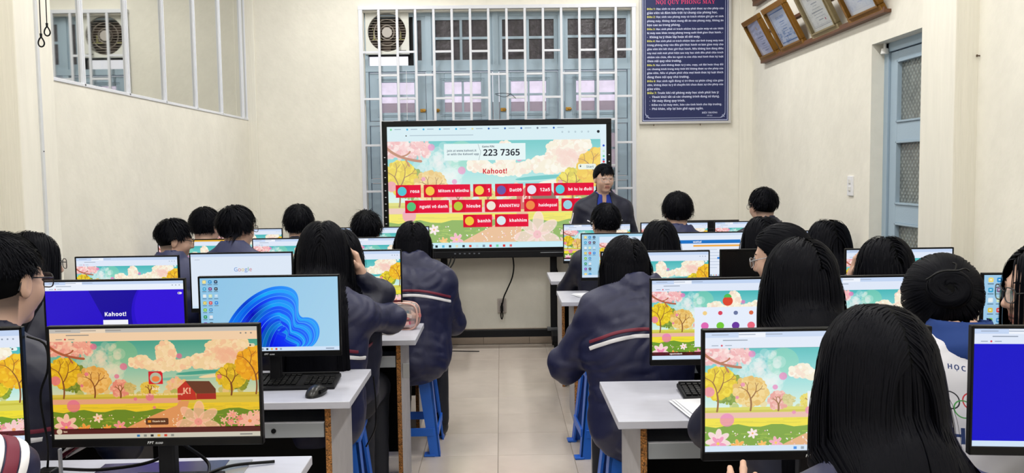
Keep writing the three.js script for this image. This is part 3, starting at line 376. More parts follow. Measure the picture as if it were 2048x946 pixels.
const SC = {
  meadow: screenMat((c, W, H) => { meadow(c, 0, H * .155, W, H * .8); browser(c, W, H, .155); taskbar(c, W, H); badge(c, W, H); gray(c, 0, H * .91, W, H * .045, 'rgba(60,10,16,.85)'); }),
  warm: screenMat((c, W, H) => {
    meadow(c, 0, H * .115, W, H * .8); browser(c, W, H, .115, '#f6ece4'); badge(c, W, H); gray(c, 0, H * .905, W, H * .05, 'rgba(66,12,16,.88)'); taskbar(c, W, H);
    c.fillStyle = '#d8263a'; c.fillRect(W * .468, H * .395, W * .068, H * .115); c.fillStyle = '#b9d3d6'; c.beginPath(); c.ellipse(W * .502, H * .455, W * .028, H * .05, 0, 0, 7); c.fill(); c.fillStyle = '#f0935c'; c.beginPath(); c.ellipse(W * .502, H * .463, W * .019, H * .026, 0, 0, 7); c.fill(); c.fillStyle = '#fff'; c.beginPath(); c.arc(W * .538, H * .395, H * .014, 0, 7); c.fill();
    playText(c, 'bac', W * .502, H * .565, H * .042, '#fff'); playText(c, 'Bạn đã vào! Thấy tên bạn trên màn hình không?', W * .502, H * .61, H * .02, '#fff7ee'); c.fillStyle = 'rgba(80,48,30,.9)'; c.beginPath(); c.roundRect(W * .445, H * .82, W * .11, H * .06, 6); c.fill(); playText(c, 'Thành tích', W * .508, H * .858, H * .022, '#fff'); c.fillStyle = '#e8a13a'; c.fillRect(W * .455, H * .838, W * .016, H * .022);
    c.fillStyle = '#d9dcde'; c.beginPath(); c.arc(W * .026, H * .93, H * .024, 0, 7); c.fill(); playText(c, 'bac', W * .055, H * .938, H * .02, '#fff');
    c.globalCompositeOperation = 'multiply'; gray(c, 0, 0, W, H, '#f8ddba'); c.globalCompositeOperation = 'source-over';
  }),
  bright: screenMat((c, W, H) => { meadow(c, 0, H * .135, W, H * .82); browser(c, W, H, .135); taskbar(c, W, H, .05); c.fillStyle = 'rgba(235,242,250,.9)'; c.fillRect(W * .46, H * .5, W * .16, H * .13); c.fillStyle = '#10131c'; c.fillRect(W * .475, H * .57, W * .13, H * .04); c.globalCompositeOperation = 'screen'; gray(c, 0, 0, W, H, '#2a2a24'); c.globalCompositeOperation = 'source-over'; }),
  picker: screenMat((c, W, H) => { meadow(c, 0, H * .14, W, H * .8); browser(c, W, H, .14); gray(c, 0, H * .905, W, H * .045, 'rgba(60,10,16,.85)'); playText(c, 'nguoivodanh', W * .12, H * .935, H * .024, '#fff', 'left'); taskbar(c, W, H, .05); c.fillStyle = '#e6eefc'; c.fillRect(W * .29, H * .345, W * .62, H * .5); const q = ['#f2d08a', '#d8475c', '#6d79a0', '#d86a4a', '#e0a08c', '#e06ab4', '#74c83c', '#6a3a9c', '#ea6a80', '#c84a8c', '#46a8d8', '#e8b048', '#58b8a0', '#d85a5a', '#8a6ac8']; for (let i = 0; i < 15; i++) { c.fillStyle = q[i]; c.beginPath(); c.arc(W * (.36 + (i % 5) * .105), H * (.42 + Math.floor(i / 5) * .16), H * (i < 5 ? .026 : .045), 0, 7); c.fill(); } c.fillStyle = '#dc4a34'; c.beginPath(); c.arc(W * .515, H * .27, H * .06, 0, 7); c.fill(); c.fillStyle = '#4ebe58'; c.beginPath(); c.arc(W * .515, H * .225, H * .045, Math.PI, 0); c.fill(); }),
  bluefolds: screenMat((c, W, H) => { // plain blue folded bands on pale blue
    const g = c.createLinearGradient(0, 0, W, H); g.addColorStop(0, '#8fc4e6'); g.addColorStop(1, '#a9d3ec'); c.fillStyle = g; c.fillRect(0, 0, W, H);
    const bands = 15; for (let i = 0; i < bands; i++) { const t = i / bands; const gg = c.createLinearGradient(W * .25, H * .9, W * .8, H * .3); gg.addColorStop(0, `rgb(${20 - 10 * t},${130 - 60 * t},${245 - 20 * t})`); gg.addColorStop(.35, `rgb(4,${60 + 50 * Math.sin(i * 1.3)},${205 + 30 * Math.sin(i)})`); gg.addColorStop(.6, `rgb(24,${120 + 50 * Math.sin(i * 1.7)},248)`); gg.addColorStop(1, `rgb(60,${160 - 30 * t},250)`); c.fillStyle = gg; c.beginPath(); c.moveTo(W * (.17 + .024 * i), H * .96); c.bezierCurveTo(W * (.1 + .035 * i), H * (.62 - .01 * i), W * (.4 + .02 * i), H * (.04 + .05 * i), W * (.63 - .006 * i), H * (.13 + .045 * i)); c.bezierCurveTo(W * (.78 - .012 * i), H * (.2 + .045 * i), W * (.66 - .003 * i), H * (.5 + .02 * i), W * (.74 - .01 * i), H * (.55 + .022 * i)); c.bezierCurveTo(W * (.9 - .018 * i), H * (.52 + .03 * i), W * (.88 - .012 * i), H * .9, W * (.78 - .008 * i), H * .96); c.closePath(); c.fill(); c.strokeStyle = `rgba(120,200,255,${i % 2 ? .7 : .25})`; c.lineWidth = i % 3 ? 2 : 4; c.stroke(); }
    icons(c, W * .02, H * .03, W * .031, 7, (r) => r < 4 ? 3 : 2); taskbar(c, W, H, .055);
  }),
  purple: screenMat((c, W, H) => { gray(c, 0, 0, W, H, '#2a12c8'); c.fillStyle = '#1c0e9c'; c.beginPath(); c.moveTo(W * .28, 0); c.lineTo(W * .72, 0); c.quadraticCurveTo(W * .55, H * .3, W * .66, H * .8); c.lineTo(W * .55, H); c.closePath(); c.fill(); c.fillStyle = '#3416d6'; c.beginPath(); c.arc(W * .98, H * .4, W * .34, 0, 7); c.fill(); browser(c, W, H, .12, '#eaf1fc'); playText(c, 'Kahoot!', W * .5, H * .47, H * .075, '#fff'); c.fillStyle = '#f3f3fb'; c.fillRect(W * .41, H * .52, W * .18, H * .2); badge(c, W, H); taskbar(c, W, H); }),
  search: screenMat((c, W, H) => { gray(c, 0, 0, W, H, '#dde8f6'); gray(c, 0, 0, W, H * .05, '#c0d3ef'); gray(c, W * .04, H * .1, W * .05, H * .008, '#a8b4c6'); c.font = `${H * .1}px sans-serif`; c.textAlign = 'left'; let x = W * .425; [['G', '#3d73c8'], ['o', '#c65a5a'], ['o', '#d9b44a'], ['g', '#3d73c8'], ['l', '#4c9a62'], ['e', '#c65a5a']].forEach(([q, k]) => { c.fillStyle = k; c.globalAlpha = .8; c.fillText(q, x, H * .325); x += c.measureText(q).width; }); c.globalAlpha = 1; c.strokeStyle = '#c0cbdc'; c.lineWidth = 3; c.beginPath(); c.roundRect(W * .28, H * .42, W * .44, H * .08, H * .04); c.stroke(); taskbar(c, W, H); }),
  yellowtop: screenMat((c, W, H) => { meadow(c, 0, H * .13, W, H * .82); browser(c, W, H, .13); gray(c, 0, 0, W, H * .035, '#f0b83a'); taskbar(c, W, H); }),
  plainBlue: screenMat((c, W, H) => { gray(c, 0, 0, W, H, '#1712c8'); browser(c, W, H, .13); taskbar(c, W, H, .05); }),
  desktop: screenMat((c, W, H) => { gray(c, 0, 0, W, H, '#a4cfe8'); icons(c, W * .03, H * .04, W * .04, 8, (r) => r < 4 ? 3 : 2); c.save(); c.beginPath(); c.rect(W * .22, H * .06, W * .78, H * .84); c.clip(); meadow(c, W * .22, H * .2, W * .9, H * .66); gray(c, W * .22, H * .06, W, H * .14, '#dbe8f8'); c.restore(); c.fillStyle = '#2f6fd8'; c.fillRect(W * .25, H * .86, W * .05, H * .04); taskbar(c, W, H, .06); }),
  icons: screenMat((c, W, H) => { gray(c, 0, 0, W, H, '#9cc8e6'); icons(c, W * .03, H * .035, W * .042, 8, (r) => r < 4 ? 3 : 2); c.save(); c.beginPath(); c.rect(W * .26, H * .3, W * .74, H * .6); c.clip(); meadow(c, W * .2, H * .12, W * .86, H * .8); c.restore(); taskbar(c, W, H, .06); }),
  form: screenMat((c, W, H) => { gray(c, 0, 0, W, H, '#e3ebf8'); gray(c, 0, 0, W, H * .06, '#cddcf2'); gray(c, W * .08, H * .16, W * .76, H * .08, '#1f72c4'); playText(c, 'wattal', W * .3, H * .222, H * .06, '#fff'); gray(c, W * .25, H * .275, W * .59, H * .04, '#f0ad4e'); for (let i = 0; i < 7; i++) gray(c, W * (.3 + (i % 3) * .06), H * (.38 + i * .07), W * .25, H * .012, '#b8c4d8'); gray(c, W * .9, H * .4, W * .04, H * .03, '#2f62b8'); c.fillStyle = '#2f7fd8'; c.beginPath(); c.roundRect(W * .55, H * .56, W * .09, H * .045, 8); c.fill(); c.strokeStyle = '#58b09a'; c.lineWidth = 5; c.strokeRect(W * .6, H * .78, W * .03, H * .05); taskbar(c, W, H); }),
};
const tvMat = screenMat((c, W, H) => {
  const k = W / 442, x = (p) => (p - 771) * k, y = (q, p = 992) => (q - 251 + .0135 * (p - 992)) * H / 246;
  meadow(c, 0, y(281), x(1199), y(484) - y(281)); c.globalCompositeOperation = 'screen'; gray(c, 0, 0, W, H, '#464e48'); c.globalCompositeOperation = 'source-over';
  gray(c, 0, 0, W, y(281), '#d9eef4'); gray(c, x(1199), 0, W, H, '#e0f0f8'); gray(c, 0, y(484), W, H, '#c9ecf6');
  for (let i = 0; i < 11; i++) { c.fillStyle = ['#6fd08c', '#4fb4dc', '#4fb4dc', '#4fb4dc', '#4fb4dc', '#e0d8a0', '#3d6cae', '#3d6cae', '#2e62b8', '#6a7686', '#2e62b8'][i]; c.beginPath(); c.arc(x(781 + i * 32.5), y(257.5), 9, 0, 7); c.fill(); gray(c, x(788 + i * 32.5), y(256.5), 60, 7, '#9fb4c4'); }
  c.fillStyle = '#444'; c.beginPath(); c.arc(x(811), y(270), 6, 0, 7); c.fill(); gray(c, x(818), y(269), x(945) - x(818), 6, '#a9bcc8'); c.fillStyle = '#20262e'; c.beginPath(); c.arc(x(1195), y(266), 13, 0, 7); c.fill(); for (let i = 0; i < 5; i++) { c.strokeStyle = '#8ba0ae'; c.lineWidth = 3; c.beginPath(); c.arc(x(1123 + i * 13), y(266), 6, 0, 7); c.stroke(); }
  [['#2f52c8', 294], ['#c8e8d0', 305], ['#6fd0a0', 315], ['#4a9ae0', 322], ['#e0384a', 326]].forEach(([q, v]) => { c.fillStyle = q; c.beginPath(); c.arc(x(1205.5), y(v), 10, 0, 7); c.fill(); });
  // join banner
  gray(c, x(886), y(287), x(1049) - x(886), y(320) - y(287), '#e6f6f6'); c.strokeStyle = '#8fa0a8'; c.lineWidth = 3; c.beginPath(); c.moveTo(x(954), y(288)); c.lineTo(x(959.5), y(304)); c.lineTo(x(955), y(320)); c.stroke();
  c.textBaseline = 'middle'; playText(c, 'Join at www.kahoot.it', x(892), y(300.5), 26, '#6a7a88', 'left'); playText(c, 'or with the Kahoot! app', x(892), y(307.5), 26, '#6a7a88', 'left'); playText(c, 'Game PIN:', x(962), y(293), 23, '#4a5864', 'left'); playText(c, '223 7365', x(963.5), y(305), 84, '#1e2430', 'left');
  playText(c, 'Kahoot!', x(987), y(342), 62, '#d0142c'); c.fillStyle = 'rgba(236,248,246,.9)'; c.beginPath(); c.roundRect(x(1154), y(330), x(1190) - x(1154), y(341) - y(330), 14); c.fill(); playText(c, 'Start', x(1178), y(335.5), 30, '#7f98a0'); gray(c, x(1157.5), y(333.5), 12, 12, '#3d4850'); c.strokeStyle = '#3d4850'; c.lineWidth = 3; c.beginPath(); c.arc(x(1157.5) + 6, y(333), 5, Math.PI, 0); c.stroke();
  const cols = ['#55c4d2', '#f6c64a', '#f4d04e', '#6c5aa8', '#e4e0f0', '#5cc8d8', '#58c27a', '#b8c83c', '#f0e4d4', '#f08a4a', '#9ad0e0', '#f2c83e', '#d8e8ee'];
  [[788, 838, 'rosa', 380], [844, 937, 'Mitom x Minthu', 380], [943, 980, '1', 380], [987, 1043, 'Dat09', 380], [1048, 1100, '12a5', 380], [1105, 1185, 'bé iu ỉu đuồi', 380], [806, 894, 'người vô danh', 411], [900, 960, 'hieube', 411], [966, 1038, 'ANNHTHU', 411], [1045, 1114, 'haidepzai', 411], [1120, 1176, 'bac', 411], [922, 980, 'banhh', 441], [986, 1053, 'khahhim', 441]].forEach(([a, b, s, v], i) => {
    gray(c, x(a), y(v - 12.5), x(b) - x(a), y(25) - y(0), '#e4123c'); gray(c, x(a), y(v - 12.5), 26 * k, y(25) - y(0), '#d80f30'); c.fillStyle = cols[i]; c.beginPath(); c.arc(x(a + 12.5), y(v), 9 * k, 0, 7); c.fill();
    const px = Math.min(52, 52 * (b - a - 31) * k / (c.font = 'bold 52px sans-serif', vwidth(c, s))); playText(c, s, (x(a + 26) + x(b)) / 2, y(v), px, '#fff');
  });
  c.textBaseline = 'alphabetic'; ['#203038', '#58b4d8', '#2a3238', '#e8e0b8', '#38444c', '#d05040', '#c8d8e0', '#8090a0', '#d82848', '#78d0a0', '#d83a34', '#d86a6a'].forEach((q, i) => { c.fillStyle = q; c.fillRect(x(865 + i * 13.6), y(489), 22, 22); }); gray(c, x(1187), y(490), 50, 10, '#9fb4c4');
}, 2048, 1140, 1);
// ───────────────────────── interactive display on its stand ─────────────────────────
{
  const z = -7.3, d = thing('interactive_display', [-.027, 0, z], 0, 'huge black framed display on a floor stand showing player names', 'display');
  const w = .951; part(d, 'bezel', [rb(-w, w, 1.885, 1.932, -.075, .012, .006), rb(-w, -w + .042, .86, 1.9, -.075, .012, .006), rb(w - .042, w, .86, 1.9, -.075, .012, .006), rb(-w, w, .845, .87, -.075, .012, .004), bx(-w + .01, w - .01, .86, 1.92, -.075, -.01)], M.black);
  const g = new THREE.PlaneGeometry(1.836, 1.026); g.translate(0, 1.376, -.004); part(d, 'screen', g, tvMat);
  part(d, 'speaker_bar', [rb(-w, w, .785, .845, -.08, .016, .008)], M.blackSoft); part(d, 'control_strip', [rb(.35, .65, .822, .828, .014, .018, .0015, 1)], S(0x8a8f96, .4)); for (let i = 0; i < 6; i++) part(d, 'port', rb(-.37 + i * .04, -.355 + i * .04, .82, .83, .014, .018, .0015, 1), S(0x5f6670, .5));
  for (const s of [-1, 1]) for (let i = 0; i < 11; i++) { if (s > 0 && i > 4) continue; part(d, 'side_button', rb(s * (w - .02) - .006, s * (w - .02) + .006, 1.63 - i * .055, 1.636 - i * .055, .01, .015, .001, 1), S(0xcfd3d8, .5)); }
  part(d, 'maker_strip', rb(-w + .02, -w + .1, 1.928, 1.934, .0, .014, .001, 1), S(0xaab0b8, .5));
  for (const x of [-.463, .465]) part(d, 'post', rb(x - .028, x + .028, .12, 1.5, -.14, -.075, .006), M.blackSoft);
  part(d, 'base_bar', rb(-.52, .52, .1, .16, -.12, -.06, .005), M.blackSoft);
  for (const x of [-.463, .465]) { const f = part(d, 'foot', [rb(x - .03, x + .03, .1, .155, -.22, .2, .006)], M.blackSoft); for (const q of [-.19, .17]) part(f, 'caster', [cyl(.035, .035, .025, 0, 0, 0, 20).rotateZ(Math.PI / 2).translate(x, .036, q), bx(x - .018, x + .018, .05, .1, q - .015, q + .015)], M.black); part(f, 'clamp', rb(x - .06, x + .06, .15, .175, -.12, -.05, .004, 1), S(0x55585c, .4)); }
  const lt = new THREE.RectAreaLight(new THREE.Color(.85, .95, .8), TV_LIGHT, 1.83, 1.02); lt.position.set(-.027, 1.376, z + .03); lt.rotation.y = Math.PI; scene.add(lt);
  const c = thing('power_cable', [0, 0, 0], 0, 'black power cable hanging from the big display to outlet', 'cable');
  part(c, 'cable', tube([[.093, .79, -7.34], [.1, .7, -7.37], [.085, .6, -7.42], [.045, .5, -7.47], [.012, .42, -7.51], [-.003, .35, -7.525]], .0062, 40, 8), M.black);
  const e = thing('signal_cable', [0, 0, 0], 0, 'pair of black cables from display down to left desk', 'cable'); for (const o of [0, .03]) part(e, 'cable', tube([[-.42 + o, .8, -7.27], [-.43 + o, .76, -7.2], [-.455 + o * .5, .72, -7.0], [-.47 + o * .5, .755, -6.88]], .006, 24, 7), M.black);
  const fcb = thing('floor_cable', [0, 0, 0], 0, 'thin black cable lying on the floor by the stand', 'cable'); part(fcb, 'cable', tube([[-.62, .004, -7.3], [-.42, .004, -7.28], [-.3, .004, -7.26], [-.2, .004, -7.25]], .004, 20, 6), M.black);
  const sk = thing('side_cable', [0, 0, 0], 0, 'black cable curving behind the right post of the display stand', 'cable'); part(sk, 'cable', tube([[.45, .78, -7.46], [.47, .66, -7.47], [.5, .57, -7.48], [.54, .48, -7.5]], .006, 20, 7), M.black);
}
// ───────────────────────── desks ─────────────────────────
// near / far edge, aisle end, wall end; side = the side of the aisle
const ROWS = {
  L1: { zf: -2.30, zn: -1.82, xa: -.515, xw: -2.12, zm: -2.03, top: 1.156 }, L2: { zf: -3.335, zn: -2.855, xa: -.51, xw: -2.12, zm: -3.06, top: 1.150 }, L3: { zf: -4.35, zn: -3.91, xa: -.395, xw: -2.03, zm: -4.2, top: 1.136 }, L4: { zf: -5.45, zn: -4.98, xa: -.42, xw: -2.12, zm: -5.2, top: 1.128 }, L5: { zf: -6.92, zn: -6.45, xa: -.43, xw: -2.12, zm: -6.6, top: 1.10 },
  R1: { zf: -2.1, zn: -1.62, xa: .343, xw: 2.14, zm: -1.85, top: 1.158 }, R2: { zf: -3.073, zn: -2.57, xa: .342, xw: 2.14, zm: -2.83, top: 1.147 }, R3: { zf: -4.18, zn: -3.70, xa: .345, xw: 2.04, zm: -3.93, top: 1.136 }, R4: { zf: -5.46, zn: -4.985, xa: .34, xw: 2.14, zm: -5.25, top: 1.126 }, R5: { zf: -6.49, zn: -5.95, xa: .335, xw: 2.14, zm: -6.35, top: 1.117 },
};
const deskLabel = { L1: 'pale grey desk at bottom left carrying the sunset-toned monitor', L2: 'pale grey desk with keyboard and mouse before the blue screen', L3: 'pale grey desk with the pencil case on its corner', L4: 'left desk in front of the girl on a blue stool', L5: 'farthest desk on the left, its corner beside the display', R1: 'nearest desk on the right, under the closest girl', R2: 'pale grey desk with white papers hanging over its edge', R3: 'right desk hidden in front of the girl in striped jacket', R4: 'right desk with a white sheet by its aisle corner', R5: 'farthest desk on the right, end touching the display stand' };
for (const [k, r] of Object.entries(ROWS)) {
  const s = k[0] === 'L' ? 1 : -1, o = thing('computer_desk', [r.xa, 0, r.zf], 0, deskLabel[k], 'desk', 'rows of computer desks'), D = r.zn - r.zf, W = Math.abs(r.xw - r.xa), X = (a, b) => s > 0 ? [-b, -a] : [a, b];
  part(o, 'desktop', rb(...X(0, W), .725, .75, 0, D, .003), M.desk);
  for (const a of [.075, W / 2 + .02, W - .12]) { const p = part(o, 'end_panel', bx(...X(a, a + .02), 0, .725, .03, D - .055), M.panel); part(p, 'raw_edge', bx(...X(a, a + .02), .002, .722, D - .055, D - .0535), M.chip); }
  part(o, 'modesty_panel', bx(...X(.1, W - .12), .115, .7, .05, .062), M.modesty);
  for (const [a, b] of [[.1, W / 2 + .015], [W / 2 + .045, W - .125]]) { const t = part(o, 'keyboard_tray', [rb(...X(a, b), .612, .662, D - .075, D - .06, .002, 1), bx(...X(a, b), .612, .624, D - .4, D - .07)], M.tray); part(t, 'lock', cyl(.008, .008, .006, 0, 0, 0, 14).rotateX(Math.PI / 2).translate(s > 0 ? -a - .17 : a + .17, .637, D - .058), M.blackMatte); part(t, 'top_edge', bx(...X(a, b), .661, .664, D - .074, D - .061), M.whiteMetal); }
}
// ───────────────────────── blue stools ─────────────────────────
const stoolProto = (() => {
  const o = new THREE.Group(), top = .46, a = .13, b = .175, m = M.stool;
  const seat = [rb(-a - .01, a + .01, top - .03, top, -a - .01, a + .01, .012, 3), rb(-a, a, top - .06, top - .02, -a, a, .01, 2)]; part(o, 'seat', seat, m);
  for (const sx of [-1, 1]) for (const sz of [-1, 1]) { const g = []; for (const ax of [0, 1]) { const q = new THREE.BoxGeometry(ax ? .012 : .075, top - .03, ax ? .075 : .012, 1, 6, 1), p = q.attributes.position; for (let i = 0; i < p.count; i++) { const t = .5 - p.getY(i) / (top - .03), w = lerp(1, .72, t), u = lerp(a, b, t); p.setXYZ(i, sx * (u - (ax ? .006 : .0375 * w)) + p.getX(i) * w, (top - .03) * (1 - t), sz * (u - (ax ? .0375 * w : .006)) + p.getZ(i) * (ax ? w : 1)); } q.computeVertexNormals(); g.push(q); } g.push(rb(sx * b - sx * .055 - .0325, sx * b - sx * .0 - .0275 + .0, 0, .012, sz * b - .03 - (sz > 0 ? .025 : -.025), sz * b + .03 - (sz > 0 ? .025 : -.025), .004, 1)); part(o, 'leg', g, m); }
  const y = .13, u = lerp(a, b, 1 - y / .43); for (const s of [-1, 1]) { part(o, 'rail', rb(-u + .02, u - .02, y - .022, y + .022, s * u - .006, s * u + .006, .003, 1), m); part(o, 'rail', rb(s * u - .006, s * u + .006, y - .022, y + .022, -u + .02, u - .02, .003, 1), m); }
  return o;
})();
function stool(x, z, turn, label, group) { const o = stoolProto.clone(); o.name = numbered('plastic_stool'); o.position.set(x, 0, z); o.rotation.y = turn; scene.add(o); return tag(o, label, 'stool', group || 'blue plastic stools'); }
// ───────────────────────── monitors, keyboards, mice ─────────────────────────
const markTex = canvasTex(256, 64, (c, w, h) => { c.fillStyle = '#0a0b0d'; c.fillRect(0, 0, w, h); c.font = 'italic bold 44px sans-serif'; c.fillStyle = '#d8dbe0'; c.fillText('FPT', 6, 48); c.font = 'italic bold 30px sans-serif'; c.fillText('ELEAD', 104, 48); });
const markMat = new THREE.MeshPhysicalMaterial({ color: 0xffffff, roughness: .38, specularIntensity: .4, map: markTex });
const MW = .2475, MH = .288;
const monGeo = { bezel: [rb(-MW, MW, -.007, 0, -.016, .004, .0025, 1), rb(-MW, MW, -MH, -MH + .02, -.016, .004, .0025, 1), rb(-MW, -MW + .0065, -MH, 0, -.016, .004, .0025, 1), rb(MW - .0065, MW, -MH, 0, -.016, .004, .0025, 1)], back: rb(-MW + .004, MW - .004, -MH + .004, -.003, -.03, -.004, .008, 2), hump: rb(-.11, .11, -.24, -.06, -.05, -.028, .01, 2) };
const bezelG = mergeGeometries(monGeo.bezel.map(clean)), backG = mergeGeometries([monGeo.back, monGeo.hump].map(clean)), scrG = new THREE.PlaneGeometry(2 * MW - .012, MH - .026).translate(0, -MH / 2 + .0065, .0005), markG = new THREE.PlaneGeometry(.05, .0125).translate(.0, -MH + .0095, .0048), neckG = mergeGeometries([rb(-.02, .02, -.2, 0, -.016, .016, .006), ].map(clean)), footG = mergeGeometries([rb(-.11, .11, 0, .008, -.08, .08, .003, 2), cyl(.028, .034, .014, 0, .012, 0, 24)].map(clean));
const offMat = S(0x08080a, .25);
function monitor(x, z, top, scr, label, o = {}) { // x = left edge, z = screen plane
  const m = thing('monitor', [x + MW, .75, z], o.turn || 0, label, 'monitor', 'black framed student monitors'), H = top - .75;
  const up = (q) => { q.position.y = H; return q; };
  up(part(m, 'bezel', bezelG, M.black)); up(part(m, 'back_cover', backG, M.blackSoft)); up(part(m, 'screen', scrG, scr)); up(part(m, 'maker_mark', markG, markMat));
  const n = part(m, 'neck', neckG, M.blackSoft); n.position.set(0, H - .11, -.06); n.scale.y = (H - .11) / .2; const f = part(m, 'foot', footG, M.blackSoft); f.position.z = -.06; return m;
}
const keyG = (() => { const q = rb(-.0085, .0085, 0, .007, -.0085, .0085, .002, 1); return q; })();
const keyboardProto = (() => {
  const o = new THREE.Group(); part(o, 'case', [rb(-.225, .225, 0, .016, -.085, .085, .005, 2), rb(-.22, .22, .012, .024, -.082, -.07, .004, 1)], M.blackSoft);
  const keys = []; for (let r = 0; r < 6; r++) for (let i = 0; i < 21; i++) { if (r === 5 && i > 3 && i < 9) continue; if (i === 15 || (i > 15 && r === 0)) continue; keys.push([-.208 + i * .0205 + (i > 15 ? .004 : 0), -.056 + r * .0205 + (r ? .006 : 0)]); }
  for (const [x, z] of keys) { const k = part(o, 'key', keyG, M.black); k.position.set(x, .0155, z); } const sp = part(o, 'key', rb(-.05, .05, 0, .007, -.0085, .0085, .002, 1), M.black); sp.position.set(-.075, .0155, .0525); return o;
})();
function keyboard(x, z, turn, label, y = .75) { const o = keyboardProto.clone(); o.name = numbered('keyboard'); o.position.set(x, y, z); o.rotation.set(.05, turn, 0); scene.add(o); return tag(o, label, 'keyboard', 'black keyboards on the desks'); }
const mouseProto = (() => {
  const o = new THREE.Group(), g = new THREE.SphereGeometry(1, 28, 18), p = g.attributes.position; for (let i = 0; i < p.count; i++) { let x = p.getX(i), y = p.getY(i), z = p.getZ(i); y = y < 0 ? Math.max(y, -.15) * .3 : y * (1 - .25 * z * z + .12 * z); const w = 1 - .12 * Math.max(0, -z) - .06 * Math.cos(z * 3); p.setXYZ(i, x * .031 * w, (y + .05) * .036, z * .056); } g.computeVertexNormals();
  part(o, 'body', g, S(0x17181b, .3)); part(o, 'wheel', cyl(.007, .007, .006, 0, 0, 0, 16).rotateZ(Math.PI / 2).translate(0, .031, -.028), M.blackMatte); part(o, 'button_seam', [tube([[0, .0335, -.04], [0, .037, -.02], [0, .038, 0]], .0008, 10, 5), tube([[-.026, .022, .0], [0, .0382, .004], [.026, .022, 0]], .0008, 12, 5)], M.blackMatte);
  part(o, 'side_grip', [tube([[.029, .014, -.02], [.031, .016, 0], [.029, .016, .03]], .0035, 14, 6), tube([[.0275, .021, -.018], [.029, .0225, 0], [.027, .022, .028]], .003, 14, 6)], M.blackMatte);
  part(o, 'cord', tube([[0, .008, -.053], [-.01, .004, -.09], [-.05, .003, -.14], [-.09, .003, -.16]], .0018, 20, 6), M.blackMatte); return o;
})();
function mouse(x, z, turn, label) { const o = mouseProto.clone(); o.name = numbered('computer_mouse'); o.position.set(x, .75, z); o.rotation.y = turn; scene.add(o); return tag(o, label, 'mouse', 'black computer mice'); }
const R = ROWS;
monitor(-1.063, R.L1.zm, R.L1.top, SC.warm, 'large foreground monitor on the left with orange-tinted meadow picture'); monitor(-1.612, R.L1.zm + .03, R.L1.top, SC.meadow, 'monitor cut by the left picture edge with yellow tree', { turn: .12 });
monitor(-1.066, R.L2.zm, R.L2.top, SC.bluefolds, 'monitor with pale blue desktop and bright blue wave shapes'); monitor(-1.606, R.L2.zm, 1.144, SC.purple, 'monitor with a violet game lobby behind the sunset-toned one');
monitor(-1.5, R.L3.zm, 1.133, SC.search, 'monitor with white search page and coloured logo'); monitor(-2.046, R.L3.zm, 1.123, SC.meadow, 'monitor with pink meadow sky left of the search page'); monitor(-.978, R.L3.zm, R.L3.top, SC.meadow, 'monitor beside the pencil case, behind the raised hand');
monitor(-2.04, R.L4.zm, R.L4.top, SC.yellowtop, 'monitor with an orange top bar behind spectacled boy'); monitor(-1.482, R.L4.zm, 1.127, SC.meadow, 'monitor with teal sky left of the long-haired girl'); monitor(-.93, R.L4.zm, 1.125, SC.meadow, 'monitor in front of the girl seated on blue stool');
monitor(-1.04, R.L5.zm, R.L5.top, SC.meadow, 'small far monitor under the left edge of the big display'); monitor(-1.6, R.L5.zm, R.L5.top, SC.meadow, 'far monitor behind the curly-haired boy near left wall'); monitor(-2.15 + .005, R.L5.zm, 1.102, SC.meadow, 'far left monitor right of the spectacled boy\'s glasses');
monitor(.427, R.R1.zm, R.R1.top, SC.bright, 'large foreground monitor on the right with bright meadow, half covered by hair'); monitor(1.02, R.R1.zm, 1.153, SC.plainBlue, 'foreground monitor at right edge with solid blue page', { turn: -.1 });
monitor(.482, R.R2.zm, R.R2.top, SC.picker, 'monitor with a dialog of coloured discs over the meadow'); monitor(1.035, R.R2.zm, R.R2.top, SC.meadow, 'monitor between the long-haired girl and the bun'); monitor(1.583, R.R2.zm, 1.147, SC.icons, 'monitor at right edge with columns of desktop icons', { turn: -.08 });
monitor(.446, R.R3.zm, R.R3.top, SC.meadow, 'monitor just right of the centre-parted girl in striped jacket'); monitor(.988, R.R3.zm, 1.138, offMat, 'switched-off black monitor facing the girl in glasses'); monitor(1.556, R.R3.zm, 1.133, SC.meadow, 'monitor behind the round dark head near the door');
monitor(.477, R.R4.zm, R.R4.top, SC.desktop, 'monitor with icon column and meadow window left of centre-parted girl'); monitor(1.03, R.R4.zm, 1.124, SC.form, 'monitor with blue and orange bars on a white page'); monitor(1.58, R.R4.zm, 1.124, SC.meadow, 'monitor mostly hidden by two girls under the light switch');
monitor(.448, R.R5.zm, R.R5.top, SC.meadow, 'far monitor in front of the standing teacher'); monitor(1.014, R.R5.zm, 1.12, SC.meadow, 'far monitor in front of the parted-hair boy'); monitor(1.553, R.R5.zm, 1.12, SC.meadow, 'far monitor in front of the tall short-haired boy');
{ const m = thing('monitor', [1.66, .75, -7.0], Math.PI, 'black monitor turned away, standing behind the farthest right screens', 'monitor'); part(m, 'bezel', bezelG, M.black).position.y = .344; part(m, 'back_cover', backG, M.blackSoft).position.y = .344; const n = part(m, 'neck', neckG, M.blackSoft); n.position.set(0, .23, -.06); n.scale.y = 1.15; part(m, 'foot', footG, M.blackSoft).position.z = -.06;
  const t = thing('teacher_desk', [1.66, 0, -7.0], 0, 'pale desk under the turned-away monitor by the front wall', 'desk'); part(t, 'desktop', rb(-.45, .45, .725, .75, -.28, .28, .003), M.desk); for (const x of [-.42, .4]) part(t, 'end_panel', bx(x, x + .02, 0, .725, -.25, .25), M.panel); part(t, 'front_panel', bx(-.4, .4, .2, .72, -.24, -.225), M.panel); }
